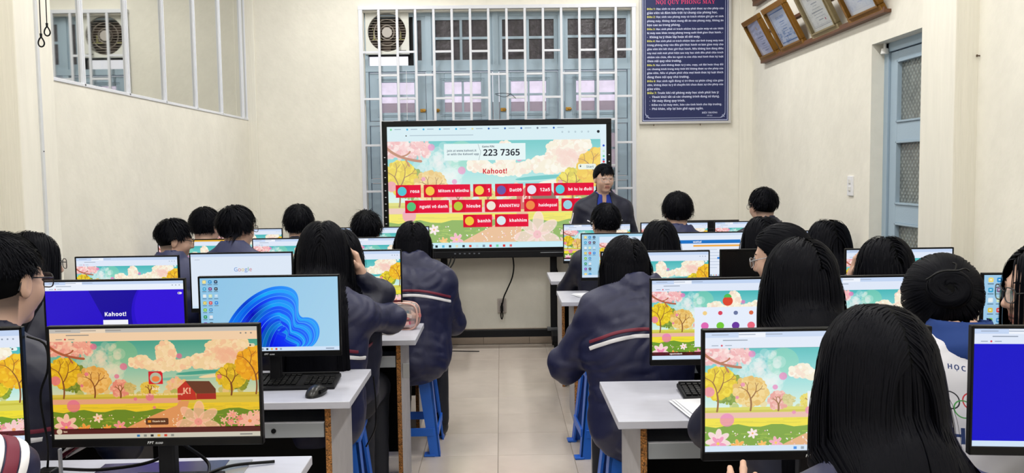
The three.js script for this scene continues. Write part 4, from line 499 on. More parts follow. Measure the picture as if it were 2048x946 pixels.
keyboard(-.82, -3.1, .03, 'long black keyboard in front of the blue-wave monitor'); keyboard(-.76, -4.14, .05, 'black keyboard next to the pencil case'); keyboard(.815, -2.86, -.03, 'black keyboard between white papers and dialog monitor'); 
mouse(-.64, -2.95, -.25, 'black mouse at the keyboard end on blue-wave desk'); mouse(-.556, -4.1, -.1, 'black mouse in front of the pencil case');
// ───────────────────────── people: signed-distance bodies meshed with surface nets ─────────────────────────
const E3 = (c, r, k = .03, sub = false) => ({ t: 0, c, r, k, sub }), C3 = (a, b, ra, rb_ = ra, k = .03, sub = false) => ({ t: 1, a, b, ra, rb: rb_, k, sub });
function field(prims) {
  const P = prims.map((p) => p.t ? [1, p.a[0], p.a[1], p.a[2], p.b[0] - p.a[0], p.b[1] - p.a[1], p.b[2] - p.a[2], p.ra, p.rb - p.ra, p.k, p.sub, 1 / Math.max(1e-9, (p.b[0] - p.a[0]) ** 2 + (p.b[1] - p.a[1]) ** 2 + (p.b[2] - p.a[2]) ** 2)] : [0, p.c[0], p.c[1], p.c[2], 1 / p.r[0], 1 / p.r[1], 1 / p.r[2], 0, 0, p.k, p.sub, 0]);
  return (x, y, z) => {
    let d = 10;
    for (const p of P) {
      const X = x - p[1], Y = y - p[2], Z = z - p[3]; let e;
      if (p[0]) { let t = (X * p[4] + Y * p[5] + Z * p[6]) * p[11]; t = t < 0 ? 0 : t > 1 ? 1 : t; const a = X - p[4] * t, b = Y - p[5] * t, c = Z - p[6] * t; e = Math.sqrt(a * a + b * b + c * c) - p[7] - p[8] * t; }
      else { const a = X * p[4], b = Y * p[5], c = Z * p[6], k0 = Math.sqrt(a * a + b * b + c * c), k1 = Math.sqrt(a * a * p[4] * p[4] + b * b * p[5] * p[5] + c * c * p[6] * p[6]); e = k1 < 1e-9 ? -1 / Math.max(p[4], p[5], p[6]) : k0 * (k0 - 1) / k1; }
      const k = p[9];
      if (p[10]) { const h = Math.max(k - Math.abs(d + e), 0) / k; d = Math.max(d, -e) + h * h * k * .25; }
      else { const h = Math.max(k - Math.abs(d - e), 0) / k; d = Math.min(d, e) - h * h * k * .25; }
    }
    return d;
  };
}
function surfaceNets(f, lo, hi, h) {
  const n = [0, 1, 2].map((i) => Math.ceil((hi[i] - lo[i]) / h) + 1), [nx, ny, nz] = n, v = new Float32Array(nx * ny * nz).fill(1), B = 5, reach = B * h * .5 * 1.74 * 1.5 + h, id = (i, j, k) => (k * ny + j) * nx + i;
  for (let k = 0; k < nz; k += B) for (let j = 0; j < ny; j += B) for (let i = 0; i < nx; i += B) {
    const c = f(lo[0] + (i + B / 2) * h, lo[1] + (j + B / 2) * h, lo[2] + (k + B / 2) * h), far = Math.abs(c) > reach;
    for (let c2 = k; c2 < Math.min(nz, k + B); c2++) for (let b = j; b < Math.min(ny, j + B); b++) for (let a = i; a < Math.min(nx, i + B); a++) v[id(a, b, c2)] = far ? c : f(lo[0] + a * h, lo[1] + b * h, lo[2] + c2 * h);
  }
  const cell = new Int32Array(nx * ny * nz).fill(-1), pos = [], idx = [], E = [[0, 1], [2, 3], [4, 5], [6, 7], [0, 2], [1, 3], [4, 6], [5, 7], [0, 4], [1, 5], [2, 6], [3, 7]], val = new Float32Array(8);
  for (let k = 0; k < nz - 1; k++) for (let j = 0; j < ny - 1; j++) for (let i = 0; i < nx - 1; i++) {
    let m = 0; for (let q = 0; q < 8; q++) { val[q] = v[id(i + (q & 1), j + ((q >> 1) & 1), k + (q >> 2))]; if (val[q] < 0) m |= 1 << q; }
    if (m === 0 || m === 255) continue;
    let x = 0, y = 0, z = 0, c = 0;
    for (const [a, b] of E) { if ((val[a] < 0) === (val[b] < 0)) continue; const t = val[a] / (val[a] - val[b]); x += (a & 1) + t * ((b & 1) - (a & 1)); y += ((a >> 1) & 1) + t * (((b >> 1) & 1) - ((a >> 1) & 1)); z += (a >> 2) + t * ((b >> 2) - (a >> 2)); c++; }
    cell[id(i, j, k)] = pos.length / 3; pos.push(lo[0] + (i + x / c) * h, lo[1] + (j + y / c) * h, lo[2] + (k + z / c) * h);
  }
  const quad = (a, b, c, d, flip) => { if (a < 0 || b < 0 || c < 0 || d < 0) return; if (flip) idx.push(a, c, b, a, d, c); else idx.push(a, b, c, a, c, d); };
  for (let k = 1; k < nz - 1; k++) for (let j = 1; j < ny - 1; j++) for (let i = 1; i < nx - 1; i++) {
    const s = v[id(i, j, k)] < 0;
    if (s !== v[id(i + 1, j, k)] < 0) quad(cell[id(i, j - 1, k - 1)], cell[id(i, j, k - 1)], cell[id(i, j, k)], cell[id(i, j - 1, k)], !s);
    if (s !== v[id(i, j + 1, k)] < 0) quad(cell[id(i - 1, j, k - 1)], cell[id(i - 1, j, k)], cell[id(i, j, k)], cell[id(i, j, k - 1)], !s);
    if (s !== v[id(i, j, k + 1)] < 0) quad(cell[id(i - 1, j - 1, k)], cell[id(i, j - 1, k)], cell[id(i, j, k)], cell[id(i - 1, j, k)], !s);
  }
  return { pos, idx };
}
function meshOf(list) { // several meshed grids → one geometry; list of {pos, idx, m (Matrix4), col (fn → rgb)}
  let nv = 0, ni = 0; for (const q of list) { nv += q.pos.length / 3; ni += q.idx.length; }
  const P = new Float32Array(nv * 3), C = list.some((q) => q.col) ? new Float32Array(nv * 3) : null, I = new Uint32Array(ni); let o = 0, io = 0; const t = V(0, 0, 0);
  for (const q of list) {
    const flip = q.m && q.m.determinant() < 0;
    for (let i = 0; i < q.pos.length; i += 3) { t.set(q.pos[i], q.pos[i + 1], q.pos[i + 2]); if (C) { const c = q.col ? q.col(t.x, t.y, t.z) : SKIN; C.set(c, o * 3 + i); } if (q.m) t.applyMatrix4(q.m); P[o * 3 + i] = t.x; P[o * 3 + i + 1] = t.y; P[o * 3 + i + 2] = t.z; }
    for (let i = 0; i < q.idx.length; i += 3) { I[io++] = q.idx[i] + o; I[io++] = q.idx[i + (flip ? 2 : 1)] + o; I[io++] = q.idx[i + (flip ? 1 : 2)] + o; }
    o += q.pos.length / 3;
  }
  const g = new THREE.BufferGeometry(); g.setAttribute('position', new THREE.BufferAttribute(P, 3)); if (C) g.setAttribute('color', new THREE.BufferAttribute(C, 3)); g.setIndex(new THREE.BufferAttribute(I, 1)); g.computeVertexNormals(); return g;
}
const SKIN = [.66, .42, .32];
const skinMat = new THREE.MeshPhysicalMaterial({ color: 0xffffff, vertexColors: true, roughness: .55, sheen: .2 });
const hairMat = new THREE.MeshPhysicalMaterial({ color: new THREE.Color(.0034, .0037, .0062), roughness: .54, specularIntensity: .12, side: THREE.DoubleSide });
const capMat = new THREE.MeshPhysicalMaterial({ color: 0x090a0c, roughness: .6, specularIntensity: .12 });
const cloth = (hex, rough = .62) => new THREE.MeshPhysicalMaterial({ color: hex, roughness: rough, sheen: .16, sheenRoughness: .45, sheenColor: new THREE.Color(.10, .11, .24) });
const MAT = { navy: cloth(0x13183e, .5), navyDark: cloth(0x0e122b, .52), slate: cloth(0x282e56, .55), white: cloth(0xdcdce4, .8), trousers: cloth(0x10131f, .75), shoe: S(0x17171a, .5), stripeW: S(0xe4e4ea, .6), stripeR: S(0x6b1530, .6), shirt: S(0x1838a8, .7), rim: S(0x101012, .3), rimSilver: S(0xb9bcc2, .25, { metalness: .7 }), lens: new THREE.MeshPhysicalMaterial({ color: 0xffffff, transmission: 1, roughness: .02, thickness: 0 }) };
// head in its own axes: origin between the ears, y up, face towards -z
const HEAD = [E3([0, .035, .012], [.076, .088, .096]), E3([0, -.03, -.024], [.0625, .078, .064], .04), E3([0, -.097, -.06], [.02, .014, .016], .03), E3([-.034, -.03, -.058], [.025, .024, .022]), E3([.034, -.03, -.058], [.025, .024, .022]), C3([-.03, .022, -.079], [.03, .022, -.079], .012, .012, .02),
  E3([-.032, .004, -.1], [.016, .011, .016], .015, true), E3([.032, .004, -.1], [.016, .011, .016], .015, true), C3([0, .012, -.086], [0, -.03, -.103], .007, .011, .015), E3([-.012, -.034, -.09], [.009, .007, .01], .01), E3([.012, -.034, -.09], [.009, .007, .01], .01),
  C3([-.017, -.063, -.0795], [.017, -.063, -.0795], .005, .005, .014), C3([-.014, -.072, -.078], [.014, -.072, -.078], .0056, .0056, .014), C3([-.018, -.0675, -.0885], [.018, -.0675, -.0885], .0026, .0026, .006, true), C3([-.043, .0105, -.082], [-.021, .0105, -.087], .0056, .005, .006), C3([.043, .0105, -.082], [.021, .0105, -.087], .0056, .005, .006), C3([-.042, -.0055, -.081], [-.022, -.0065, -.085], .0048, .0045, .006), C3([.042, -.0055, -.081], [.022, -.0065, -.085], .0048, .0045, .006),
  E3([-.081, -.002, .008], [.010, .033, .019], .008), E3([.081, -.002, .008], [.010, .033, .019], .008), E3([-.092, .0, .003], [.006, .02, .01], .006, true), E3([.092, .0, .003], [.006, .02, .01], .006, true)];
const zlim = (y) => y > .095 ? -1 : y > .03 ? lerp(-.03, -.09, (y - .03) / .065) : y > -.03 ? lerp(.026, -.03, (y + .03) / .06) : .03;
const mask = (x, y, z, low) => z > zlim(y) && y > low;
const eyeG = (() => { const g = new THREE.SphereGeometry(.0122, 20, 16), p = g.attributes.position, c = new Float32Array(p.count * 3); for (let i = 0; i < p.count; i++) { const a = -p.getZ(i) / .0122; c.set(a > .93 ? [.01, .008, .008] : a > .84 ? [.05, .025, .015] : [.72, .68, .66], i * 3); } g.setAttribute('color', new THREE.BufferAttribute(c, 3)); return g; })();
const browG = (s) => tube([[s * .016, .0265, -.0905], [s * .03, .031, -.0895], [s * .046, .0285, -.079]], .0028, 10, 6);
const glassesGeo = () => {
  const rim = (s) => tube(Array.from({ length: 16 }, (_, i) => { const a = i / 16 * 6.283, q = 1 / Math.pow(Math.pow(Math.abs(Math.cos(a)), 3) + Math.pow(Math.abs(Math.sin(a)), 3), 1 / 3); return [s * .034 + Math.cos(a) * q * .026, -.002 + Math.sin(a) * q * .0195, -.108 + Math.abs(Math.cos(a) > 0 === s > 0 ? .005 * Math.cos(a) : 0)]; }), .0017, 48, 6, true);
  return { rims: [rim(-1), rim(1), tube([[-.01, .004, -.107], [0, .007, -.11], [.01, .004, -.107]], .0016, 8, 6), ...[-1, 1].flatMap((s) => [tube([[s * .06, .006, -.102], [s * .074, .01, -.07], [s * .081, .016, .0], [s * .083, .012, .02], [s * .083, -.012, .034]], .0018, 20, 6)])], lens: [-1, 1].map((s) => { const g = new THREE.CircleGeometry(.0215, 24); g.scale(1.12, .88, 1); g.rotateY(Math.PI); g.translate(s * .034, -.002, -.108); return g; }) };
};
const GL = glassesGeo(), glRim = mergeGeometries(GL.rims.map(clean)), glLens = mergeGeometries(GL.lens.map(clean));
// a left hand: thumb along +x, fingers along +y, back of the hand along +z; curl bends the fingers
function handPrims(curl = [.35, .4, .45, .5], spread = 1, thumb = .3) {
  const q = []; const kn = [[.027, .085], [.007, .09], [-.012, .086], [-.03, .077]], ln = [[.04, .025, .02], [.045, .028, .021], [.041, .026, .021], [.032, .02, .018]];
  kn.forEach(([x, y], i) => { q.push(C3([x * .55, .008, 0], [x, y, 0], .0145, .0115, .022)); let p = [x, y, 0], a = 0; const sx = spread * [.12, .02, -.07, -.17][i]; ln[i].forEach((L, j) => { a += curl[i] * [.8, 1.1, .8][j]; const d = [Math.sin(sx) * Math.cos(a), Math.cos(sx) * Math.cos(a), -Math.sin(a)], e = [p[0] + d[0] * L, p[1] + d[1] * L, p[2] + d[2] * L]; q.push(C3(p, e, .0092 - j * .0008 - i * .0003, .0086 - j * .0009 - i * .0003, .004)); p = e; }); });
  let p = [.018, .022, -.006]; [[.78, .55, -.3, .038], [.55, .78, -.32 - thumb * .3, .032], [.3, .9, -.3 - thumb * .6, .026]].forEach(([x, y, z, L], j) => { const n = Math.hypot(x, y, z), e = [p[0] + x / n * L, p[1] + y / n * L, p[2] + z / n * L]; q.push(C3(p, e, .0125 - j * .0014, .0112 - j * .0016, j ? .005 : .016)); p = e; });
  q.push(C3([0, -.035, 0], [0, .015, 0], .024, .022, .02)); return q;
}
function ribbons(paths, w, seg) { // paths: arrays of [x,y,z, ox,oy,oz] points with outward vectors
  const n = paths.length * (seg + 1) * 2, P = new Float32Array(n * 3), N = new Float32Array(n * 3), I = new Uint32Array(paths.length * seg * 6); let o = 0, io = 0; const T = V(0, 0, 0), O = V(0, 0, 0), Sd = V(0, 0, 0);
  for (const p of paths) for (let i = 0; i <= seg; i++) {
    const a = p[Math.max(0, i - 1)], b = p[Math.min(seg, i + 1)], c = p[i]; T.set(b[0] - a[0], b[1] - a[1], b[2] - a[2]).normalize(); O.set(c[3], c[4], c[5]); Sd.crossVectors(T, O).normalize(); O.crossVectors(Sd, T).normalize();
    const ww = w * (p.w || 1) * (i === seg ? .15 : i > seg - 3 ? .7 : 1) * .5;
    for (const s of [-1, 1]) { P.set([c[0] + Sd.x * ww * s, c[1] + Sd.y * ww * s, c[2] + Sd.z * ww * s], o * 3); const k = .1 * s; let nx = O.x + Sd.x * k, ny = O.y + Sd.y * k, nz = O.z + Sd.z * k; const l = Math.hypot(nx, ny, nz); N.set([nx / l, ny / l, nz / l], o * 3); o++; }
    if (i < seg) { const v = o - 2; I.set([v, v + 1, v + 2, v + 1, v + 3, v + 2], io); io += 6; }
  }
  const g = new THREE.BufferGeometry(); g.setAttribute('position', new THREE.BufferAttribute(P, 3)); g.setAttribute('normal', new THREE.BufferAttribute(N, 3)); g.setIndex(new THREE.BufferAttribute(I, 1)); return g;
}
let seedCount = 100;
// person(o): x, z = head centre; top = height of the hair; yaw/pitch/roll of the head (radians, yaw > 0 turns to the picture's left)
function person(o) {
  const rr = rng(o.seed || seedCount++), s = o.s || 1, detail = o.detail || 0, stand = !!o.stand, seat = o.seat || .46, f = stand ? 1 : 1;
  const root = thing('person', [o.x, 0, o.z], o.turn || 0, o.label, 'person', o.group);
  const hc = V(0, o.top - .138 * s, 0), hm = new THREE.Matrix4().makeTranslation(hc.x, hc.y, hc.z).multiply(new THREE.Matrix4().makeRotationFromEuler(new THREE.Euler(o.pitch || 0, o.yaw || 0, o.roll || 0, 'YXZ'))).multiply(new THREE.Matrix4().makeScale(s, s, s)), hi = hm.clone().invert();
  const lean = o.lean ?? .03, side = o.side || 0, nb = [o.nbx ?? side * .3, hc.y - .19 * s + (o.hunch ?? (stand ? 0 : .035)), .035 + lean + (o.hunch ?? (stand ? 0 : .035)) * (o.tuck ? .15 : .6)], bw = o.bulk || 1;
  const hipY = stand ? o.top * .52 : seat + .09, hip = [side, hipY, nb[2] + (stand ? -.01 : .05)], mid = [lerp(nb[0], hip[0], .5), lerp(nb[1], hip[1], .5), lerp(nb[2], hip[2], .5) + .015];
  const SH = {}, EL = {}, WR = {}; const sw = (o.shoulder || .165) * s;
  for (const [k, g] of [['l', -1], ['r', 1]]) {
    SH[k] = [nb[0] + g * sw, nb[1] - .082 * s + (o['up' + k] || 0), nb[2] + .008];
    let w = o['wrist_' + k] || (stand ? [g * .235, hipY - .07, nb[2] - .03] : [g * .12, .795, nb[2] - .37]), e = o['elbow_' + k];
    const a = V(...SH[k]); let b = V(...w); const L1 = .275 * s, L2 = .25 * s; let D = b.clone().sub(a), L = D.length(); if (!e && L > L1 + L2 - .01) { D.multiplyScalar((L1 + L2 - .01) / L); b = a.clone().add(D); L = D.length(); }
    if (!e) { const u = D.clone().normalize(), t = (L1 * L1 - L2 * L2 + L * L) / (2 * L), h = Math.sqrt(Math.max(1e-6, L1 * L1 - t * t)), pole = V(g * (o.pole || .75), -.8, .45); pole.addScaledVector(u, -pole.dot(u)).normalize(); const q = a.clone().addScaledVector(u, t).addScaledVector(pole, h); e = [q.x, q.y, q.z]; }
    EL[k] = e; WR[k] = [b.x, b.y, b.z];
  }
  const knee = {}, ank = {}; for (const [k, g] of [['l', -1], ['r', 1]]) { knee[k] = stand ? [g * .085, hipY * .53, hip[2] - .01] : [hip[0] + g * .1, seat + .05, hip[2] - .38]; ank[k] = stand ? [g * .085, .09, hip[2] + .01] : [hip[0] + g * .11, .09, hip[2] - (o.foot ?? .3)]; }
  // clothing
  const add = (a, d) => [a[0] + d[0], a[1] + d[1], a[2] + d[2]];
  const torso = (m) => [E3(add(nb, [0, -.185, .008]), [.158 * bw + m, .20 + m, .102 + m], .06), E3(mid, [.145 * bw + m, .2 + m, .108 + m], .08), E3(add(hip, [0, .03, 0]), [.155 * bw + m, .13 + m, .125 + m], .08), C3(SH.l, SH.r, .046 + m * .6, .046 + m * .6, .07), C3(add(nb, [0, .02, 0]), add(nb, [-sw * .8, -.055, .008]), .05 + m * .4, .05 + m * .5, .06), C3(add(nb, [0, .02, 0]), add(nb, [sw * .8, -.055, .008]), .05 + m * .4, .05 + m * .5, .06)];
  const arms = (m, k = .035) => ['l', 'r'].flatMap((q) => [C3(SH[q], EL[q], .043 + m * .9, .038 + m * .9, k), C3(EL[q], WR[q], .038 + m * .85, .026 + m * .7, .03)]);
  const jm = o.loose ?? .024, jp = [...torso(jm), ...arms(jm)];
  if (o.collar !== false) jp.push(C3(add(nb, [0, -.03, .004]), add(nb, [0, o.tuck ? .02 : .042, -.004]), o.tuck ? .09 : .082, o.tuck ? .088 : .07, .03));
  if (o.tail) jp.push(E3(add(hip, [0, -.04, .03]), [.17 * bw, .12, .15], .06));
  const bottom = stand ? hipY - .06 : seat + .005 - (o.tail ? .12 : 0);
  const jf0 = field([...jp, C3(add(nb, [0, o.tuck ? .0 : .03, -.006]), add(nb, [0, .2, -.04]), o.tuck ? .072 : .06, o.tuck ? .082 : .062, .014, true)]), amp = (o.wrinkle ?? .006) * .75, sd = rr() * 50;
  const v0 = o.open ? field([E3(add(nb, [0, -.02, -.11]), [.058, .12, .1], .01)]) : null;
  const jf = (x, y, z) => { let d = Math.max(jf0(x, y, z), bottom - y); if (d < .05 && d > -.05) { const ww = noise(x * 5 + sd, y * 5, z * 5) * .06; d += amp * ((.45 - 1.5 * Math.abs(noise(x * 17 + ww * 40 + sd, y * 5.5 + x * 4, z * 15))) + .8 * (.4 - 1.4 * Math.abs(noise(x * 9 - y * 12, y * 17 + ww * 50 + sd, z * 9))) + .25 * noise(x * 34, y * 40 + sd, z * 34)); } if (v0) d = Math.max(d, -v0(x, y, z)); return d; };
  const bb = (pts, m) => { const lo = [9, 9, 9], h2 = [-9, -9, -9]; for (const p of pts) for (let i = 0; i < 3; i++) { lo[i] = Math.min(lo[i], p[i] - m); h2[i] = Math.max(h2[i], p[i] + m); } return [lo, h2]; };
  const up = [nb, hip, SH.l, SH.r, EL.l, EL.r, WR.l, WR.r, add(hip, [-.12, -.05, .12]), add(hip, [.12, -.05, .1])];
  let [lo, h2] = bb(up, .11); lo[1] = Math.min(lo[1], bottom - .03); const jc = detail > 1 ? .0085 : detail ? .011 : .0145;
  const jacket = part(root, o.garment || 'jacket', meshOf([surfaceNets(jf, lo, h2, jc)]), o.mat || MAT.navy);
  // trousers and shoes (coarse: seen only in glimpses)
  const tp = [E3(hip, [.16 * bw, .11, .135], .05), ...['l', 'r'].flatMap((q) => [C3([lerp(hip[0], knee[q][0], .8), hip[1] - (stand ? .05 : .005), hip[2] - .01], knee[q], .085, .066, .04), C3(knee[q], ank[q], .064, .055, .03)])];
  if (o.legs !== false) {
    const [a, b] = bb([hip, knee.l, knee.r, ank.l, ank.r], .16); a[1] = Math.max(.03, a[1]); part(root, 'trousers', meshOf([surfaceNets(field(tp), a, b, .02)]), MAT.trousers);
    for (const q of ['l', 'r']) part(root, 'shoe', meshOf([surfaceNets(field([E3([ank[q][0], .045, ank[q][2] - .05], [.045, .045, .125], .02), C3([ank[q][0], .06, ank[q][2]], [ank[q][0], .11, ank[q][2]], .045, .045, .03)]), [ank[q][0] - .07, 0, ank[q][2] - .2], [ank[q][0] + .07, .17, ank[q][2] + .1], .014)]), MAT.shoe);
  }
  // body: one skin surface, finer at head and hands
  const cc = .018, nbl = V(...nb).applyMatrix4(hi), neck = C3([0, -.05, .022], [nbl.x, nbl.y - .03, nbl.z], .053, .06, .04), hp = [...HEAD, neck], hf = field(hp);
  const skinT = o.skin || 1, sk = SKIN.map((c) => c * skinT), lipc = [sk[0] * .86, sk[1] * .58, sk[2] * .6];
  const headCol = (x, y, z) => { if (z < -.078 && Math.abs(x) < .022 && y < -.055 && y > -.081) { const m = Math.abs(y + .0672) < .0028 && z > -.088 ? .25 : 1; return [lipc[0] * m, lipc[1] * m, lipc[2] * m]; } if (o.hair === 'short' && z > zlim(y) - .012 && y > -.07 - (o.fade || 0) && Math.abs(x) < .0795) { const t = clamp((y + .07 + (o.fade || 0)) / .05, 0, 1) * (o.fade ? .85 : .95); return sk.map((c, i) => lerp(c, [.03, .025, .024][i], t)); } return sk; };
  const parts = [{ ...surfaceNets(hf, [-.105, Math.min(-.2, nbl.y - .03), -.125], [.105, .135, .13 + Math.max(0, nbl.z)], detail > 1 ? .0035 : detail ? .004 : .005), m: hm, col: headCol }];
  const bp = [...torso(0), ...arms(0), ...tp.map((q) => q.t ? { ...q, ra: q.ra - .02, rb: q.rb - .02 } : { ...q, r: q.r.map((c) => c - .02) }), C3(nb, [lerp(nb[0], hc.x, .45), lerp(nb[1], hc.y, .45), lerp(nb[2], hc.z, .45)], .055, .05, .03)];
  { const [a, b] = bb([...up, ...(o.legs === false ? [] : [knee.l, knee.r, ank.l, ank.r])], .07); parts.push({ ...surfaceNets(field(bp), a, b, cc), col: () => sk }); }
  for (const [k, g] of [['l', -1], ['r', 1]]) {
    const e = V(...EL[k]), w = V(...WR[k]); const hd = o['hand_' + k] || {}; let Y = hd.dir ? V(...hd.dir).normalize() : w.clone().sub(e).normalize(); if (!hd.dir && !stand) { Y.y *= .3; Y.normalize(); }
    let Z = hd.back ? V(...hd.back) : stand ? V(g, 0, .2) : V(0, 1, 0); Z.addScaledVector(Y, -Z.dot(Y)).normalize(); const X = V(0, 0, 0).crossVectors(Y, Z); if (k === 'r') X.negate();
    const m = new THREE.Matrix4().makeBasis(X, Y, Z); m.setPosition(w.clone().addScaledVector(Y, .02)); const vis = !!o['hand_' + k];
    parts.push({ ...surfaceNets(field(handPrims(hd.curl, hd.spread ?? 1, hd.thumb ?? .3)), [-.08, -.06, -.11], [.11, .2, .05], vis ? .0033 : .006), m, col: () => sk });
  }
  const body = part(root, 'body', meshOf(parts), skinMat);
  const atHead = (name, g, m, parent = body) => { const q = part(parent, name, g, m); q.matrixAutoUpdate = true; hm.decompose(q.position, q.quaternion, q.scale); return q; };
  for (const g of [-1, 1]) { const e = atHead('eye', eyeG, M.skinEye); e.position.copy(V(g * .0318, .0025, -.0742).applyMatrix4(hm)); atHead('eyebrow', browG(g), capMat); }
  if (o.glasses) { const q = atHead('glasses', glRim, o.glasses === 'silver' ? MAT.rimSilver : MAT.rim, root); part(q, 'lens', glLens, MAT.lens); }
  // stripes: flat tapes lying on the jacket
  const tape = (name, pts, dirs, w, mat) => { // project pts along dirs onto the jacket; w = half width vector fn
    const path = []; pts.forEach((p, i) => { const d = dirs[i]; let t = 0, q = [...p]; for (let n = 0; n < 60; n++) { const v = jf(q[0], q[1], q[2]); if (v < .0008) break; const st = Math.max(.0015, v * .6); q = add(q, [d[0] * st, d[1] * st, d[2] * st]); t += st; if (t > .9) { q = null; break; } } if (q) path.push(q.concat(d.map((c) => -c))); });
    if (path.length < 3) return; for (let n = 0; n < 2; n++) for (let i = 1; i + 1 < path.length; i++) for (const k of [0, 1, 2]) path[i][k] = (path[i - 1][k] + 2 * path[i][k] + path[i + 1][k]) / 4; const seg = path.length - 1, pos = [], idx = [], up_ = V(0, 0, 0), T = V(0, 0, 0), O = V(0, 0, 0);
    path.forEach((c, i) => { const a = path[Math.max(0, i - 1)], b = path[Math.min(seg, i + 1)]; T.set(b[0] - a[0], b[1] - a[1], b[2] - a[2]).normalize(); const e = .004; O.set(jf(c[0] + e, c[1], c[2]) - jf(c[0] - e, c[1], c[2]), jf(c[0], c[1] + e, c[2]) - jf(c[0], c[1] - e, c[2]), jf(c[0], c[1], c[2] + e) - jf(c[0], c[1], c[2] - e)).normalize(); up_.crossVectors(O, T).normalize(); for (const [s, h] of [[-1, .001], [-.8, .005], [.8, .005], [1, .001]]) pos.push(c[0] + up_.x * w * s + O.x * h, c[1] + up_.y * w * s + O.y * h, c[2] + up_.z * w * s + O.z * h); if (i < seg) for (let q = 0; q < 3; q++) { const v = i * 4 + q; idx.push(v, v + 4, v + 1, v + 1, v + 4, v + 5); } });
    const g = new THREE.BufferGeometry(); g.setAttribute('position', new THREE.Float32BufferAttribute(pos, 3)); g.setIndex(idx); g.computeVertexNormals(); const mm = mat.clone(); mm.side = THREE.DoubleSide; part(jacket, name, g, mm);
  };
  if (o.backStripe !== undefined) { const y0 = nb[1] - o.backStripe, n = 36; for (const [nm, dy, w, m] of [['maroon_stripe', .016, .0065, MAT.stripeR], ['white_stripe', -.008, .0075, MAT.stripeW]]) { const pts = [], ds = []; for (let i = 0; i <= n; i++) { const u = (i / n * 2 - 1), x = nb[0] + u * (sw + .045); pts.push([x, y0 + dy - (o.stripeDrop ?? .05) * u * u, nb[2] + .5]); ds.push([0, 0, -1]); } tape(nm, pts, ds, w, m); } }
  for (const q of o.sleeve || []) { // ring tapes round a sleeve: [side, bone 0/1, t, name]
    const A = V(...(q[1] ? EL : SH)[q[0]]), B = V(...(q[1] ? WR : EL)[q[0]]), ax = B.clone().sub(A).normalize(), u = V(0, 1, .3).cross(ax).normalize(), v = ax.clone().cross(u); for (const [nm, dt, w, m] of [['white_stripe', 0, .009, MAT.stripeW], ['maroon_stripe', .024, .012, MAT.stripeR], ['white_stripe', .046, .008, MAT.stripeW]].slice(0, q[3] || 3)) { const c = A.clone().lerp(B, q[2]).addScaledVector(ax, dt), pts = [], ds = []; for (let i = 0; i <= 40; i++) { const a = i / 40 * 6.283, d = u.clone().multiplyScalar(Math.cos(a)).addScaledVector(v, Math.sin(a)); pts.push([c.x + d.x * .16, c.y + d.y * .16, c.z + d.z * .16]); ds.push([-d.x, -d.y, -d.z]); } tape(nm, pts, ds, w, m); } }
  if (o.extra) o.extra({ root, jacket, tape, nb, SH, EL, WR, jf, hm, add, body, atHead, torso });
  // hair
  const radii = [.078, .09, .098], cc0 = [0, .035, .012], low = o.hair === 'short' ? -.05 : -.075, partX = o.part ?? 0;
  const capF = (x, y, z) => { const d = field1(x, y, z); let e = Math.max(d, (zlim(y) - z) * .6, low - (o.nape || 0) - .004 - y); if (o.partGap) e = Math.max(e, .0028 - Math.abs(x - partX) - Math.max(0, (.05 - y)) - Math.max(0, z - .06) * .2); return e; }, field1 = field([E3(cc0, o.hair === 'short' ? [.085 + .012 * ((o.vol || 1) - 1), .099 + .016 * ((o.vol || 1) - 1), .106 + .012 * ((o.vol || 1) - 1)] : [.083, .097, .104]), ...(o.nape ? [E3([0, -.045, .045], [.066, .08, .052], .03)] : [])]);
  const hair = part(root, 'hair', meshOf([{ ...surfaceNets(capF, [-.11, -.1 - (o.nape || 0), -.12], [.11, .15, .14], detail ? .006 : .008), m: hm }]), capMat);
  const hcoll = field([E3(cc0, [.079, .091, .099]), HEAD[1], HEAD[18], HEAD[19], neck]), jcoll = o.tuck ? () => 9 : field([...torso(jm), C3(add(nb, [0, -.02, .004]), add(nb, [0, .03, -.004]), .082, .07, .03)]), t0 = V(0, 0, 0);
  const coll = (x, y, z) => { t0.set(x, y, z).applyMatrix4(hi); return hcoll(t0.x, t0.y, t0.z) * s; };
  const paths = []; const sim = (p, v, L, seg, off, grav, back = .1, stiff = .6, hug = 0) => {
    const path = [], st = L / seg, e = .004; let P = [...p], Vv = [...v]; const out = () => { const c = [P[0] - hc.x, Math.max(0, P[1] - hc.y) * .9, P[2] - hc.z - .01], l = Math.hypot(...c) || 1; return c.map((q) => q / l); };
    path.push([...P, ...out()]);
    for (let i = 0; i < seg; i++) {
      const prev = [...P]; const low_ = clamp((hc.y - .06 - P[1]) / .08, 0, 1), gx_ = -(P[0] - hc.x) * (o.gather ?? 3) * low_; Vv = [Vv[0] * stiff + (1 - stiff) * gx_, Vv[1] * stiff - (1 - stiff) * grav, Vv[2] * stiff + (1 - stiff) * back]; let l = Math.hypot(...Vv) || 1; P = [P[0] + Vv[0] / l * st, P[1] + Vv[1] / l * st, P[2] + Vv[2] / l * st];
      for (let r = 0; r < 2; r++) { const d = coll(...P); const hold = hug && P[1] > hc.y + (o.hair === 'short' ? -.09 : .03) * s; if (d >= off && !(hold && d > off + .002)) break; const gx = coll(P[0] + e, P[1], P[2]) - d, gy = coll(P[0], P[1] + e, P[2]) - d, gz = coll(P[0], P[1], P[2] + e) - d, gl = Math.hypot(gx, gy, gz) || 1, mv = (off - d) * (d > off ? hug : 1); P = [P[0] + gx / gl * mv, P[1] + gy / gl * mv, P[2] + gz / gl * mv]; }
      for (let r = 0; r < 8; r++) { const d = jcoll(...P) - off; if (d >= 0) break; P[2] += (P[2] < nb[2] - .1 ? d : -d) * .95; }
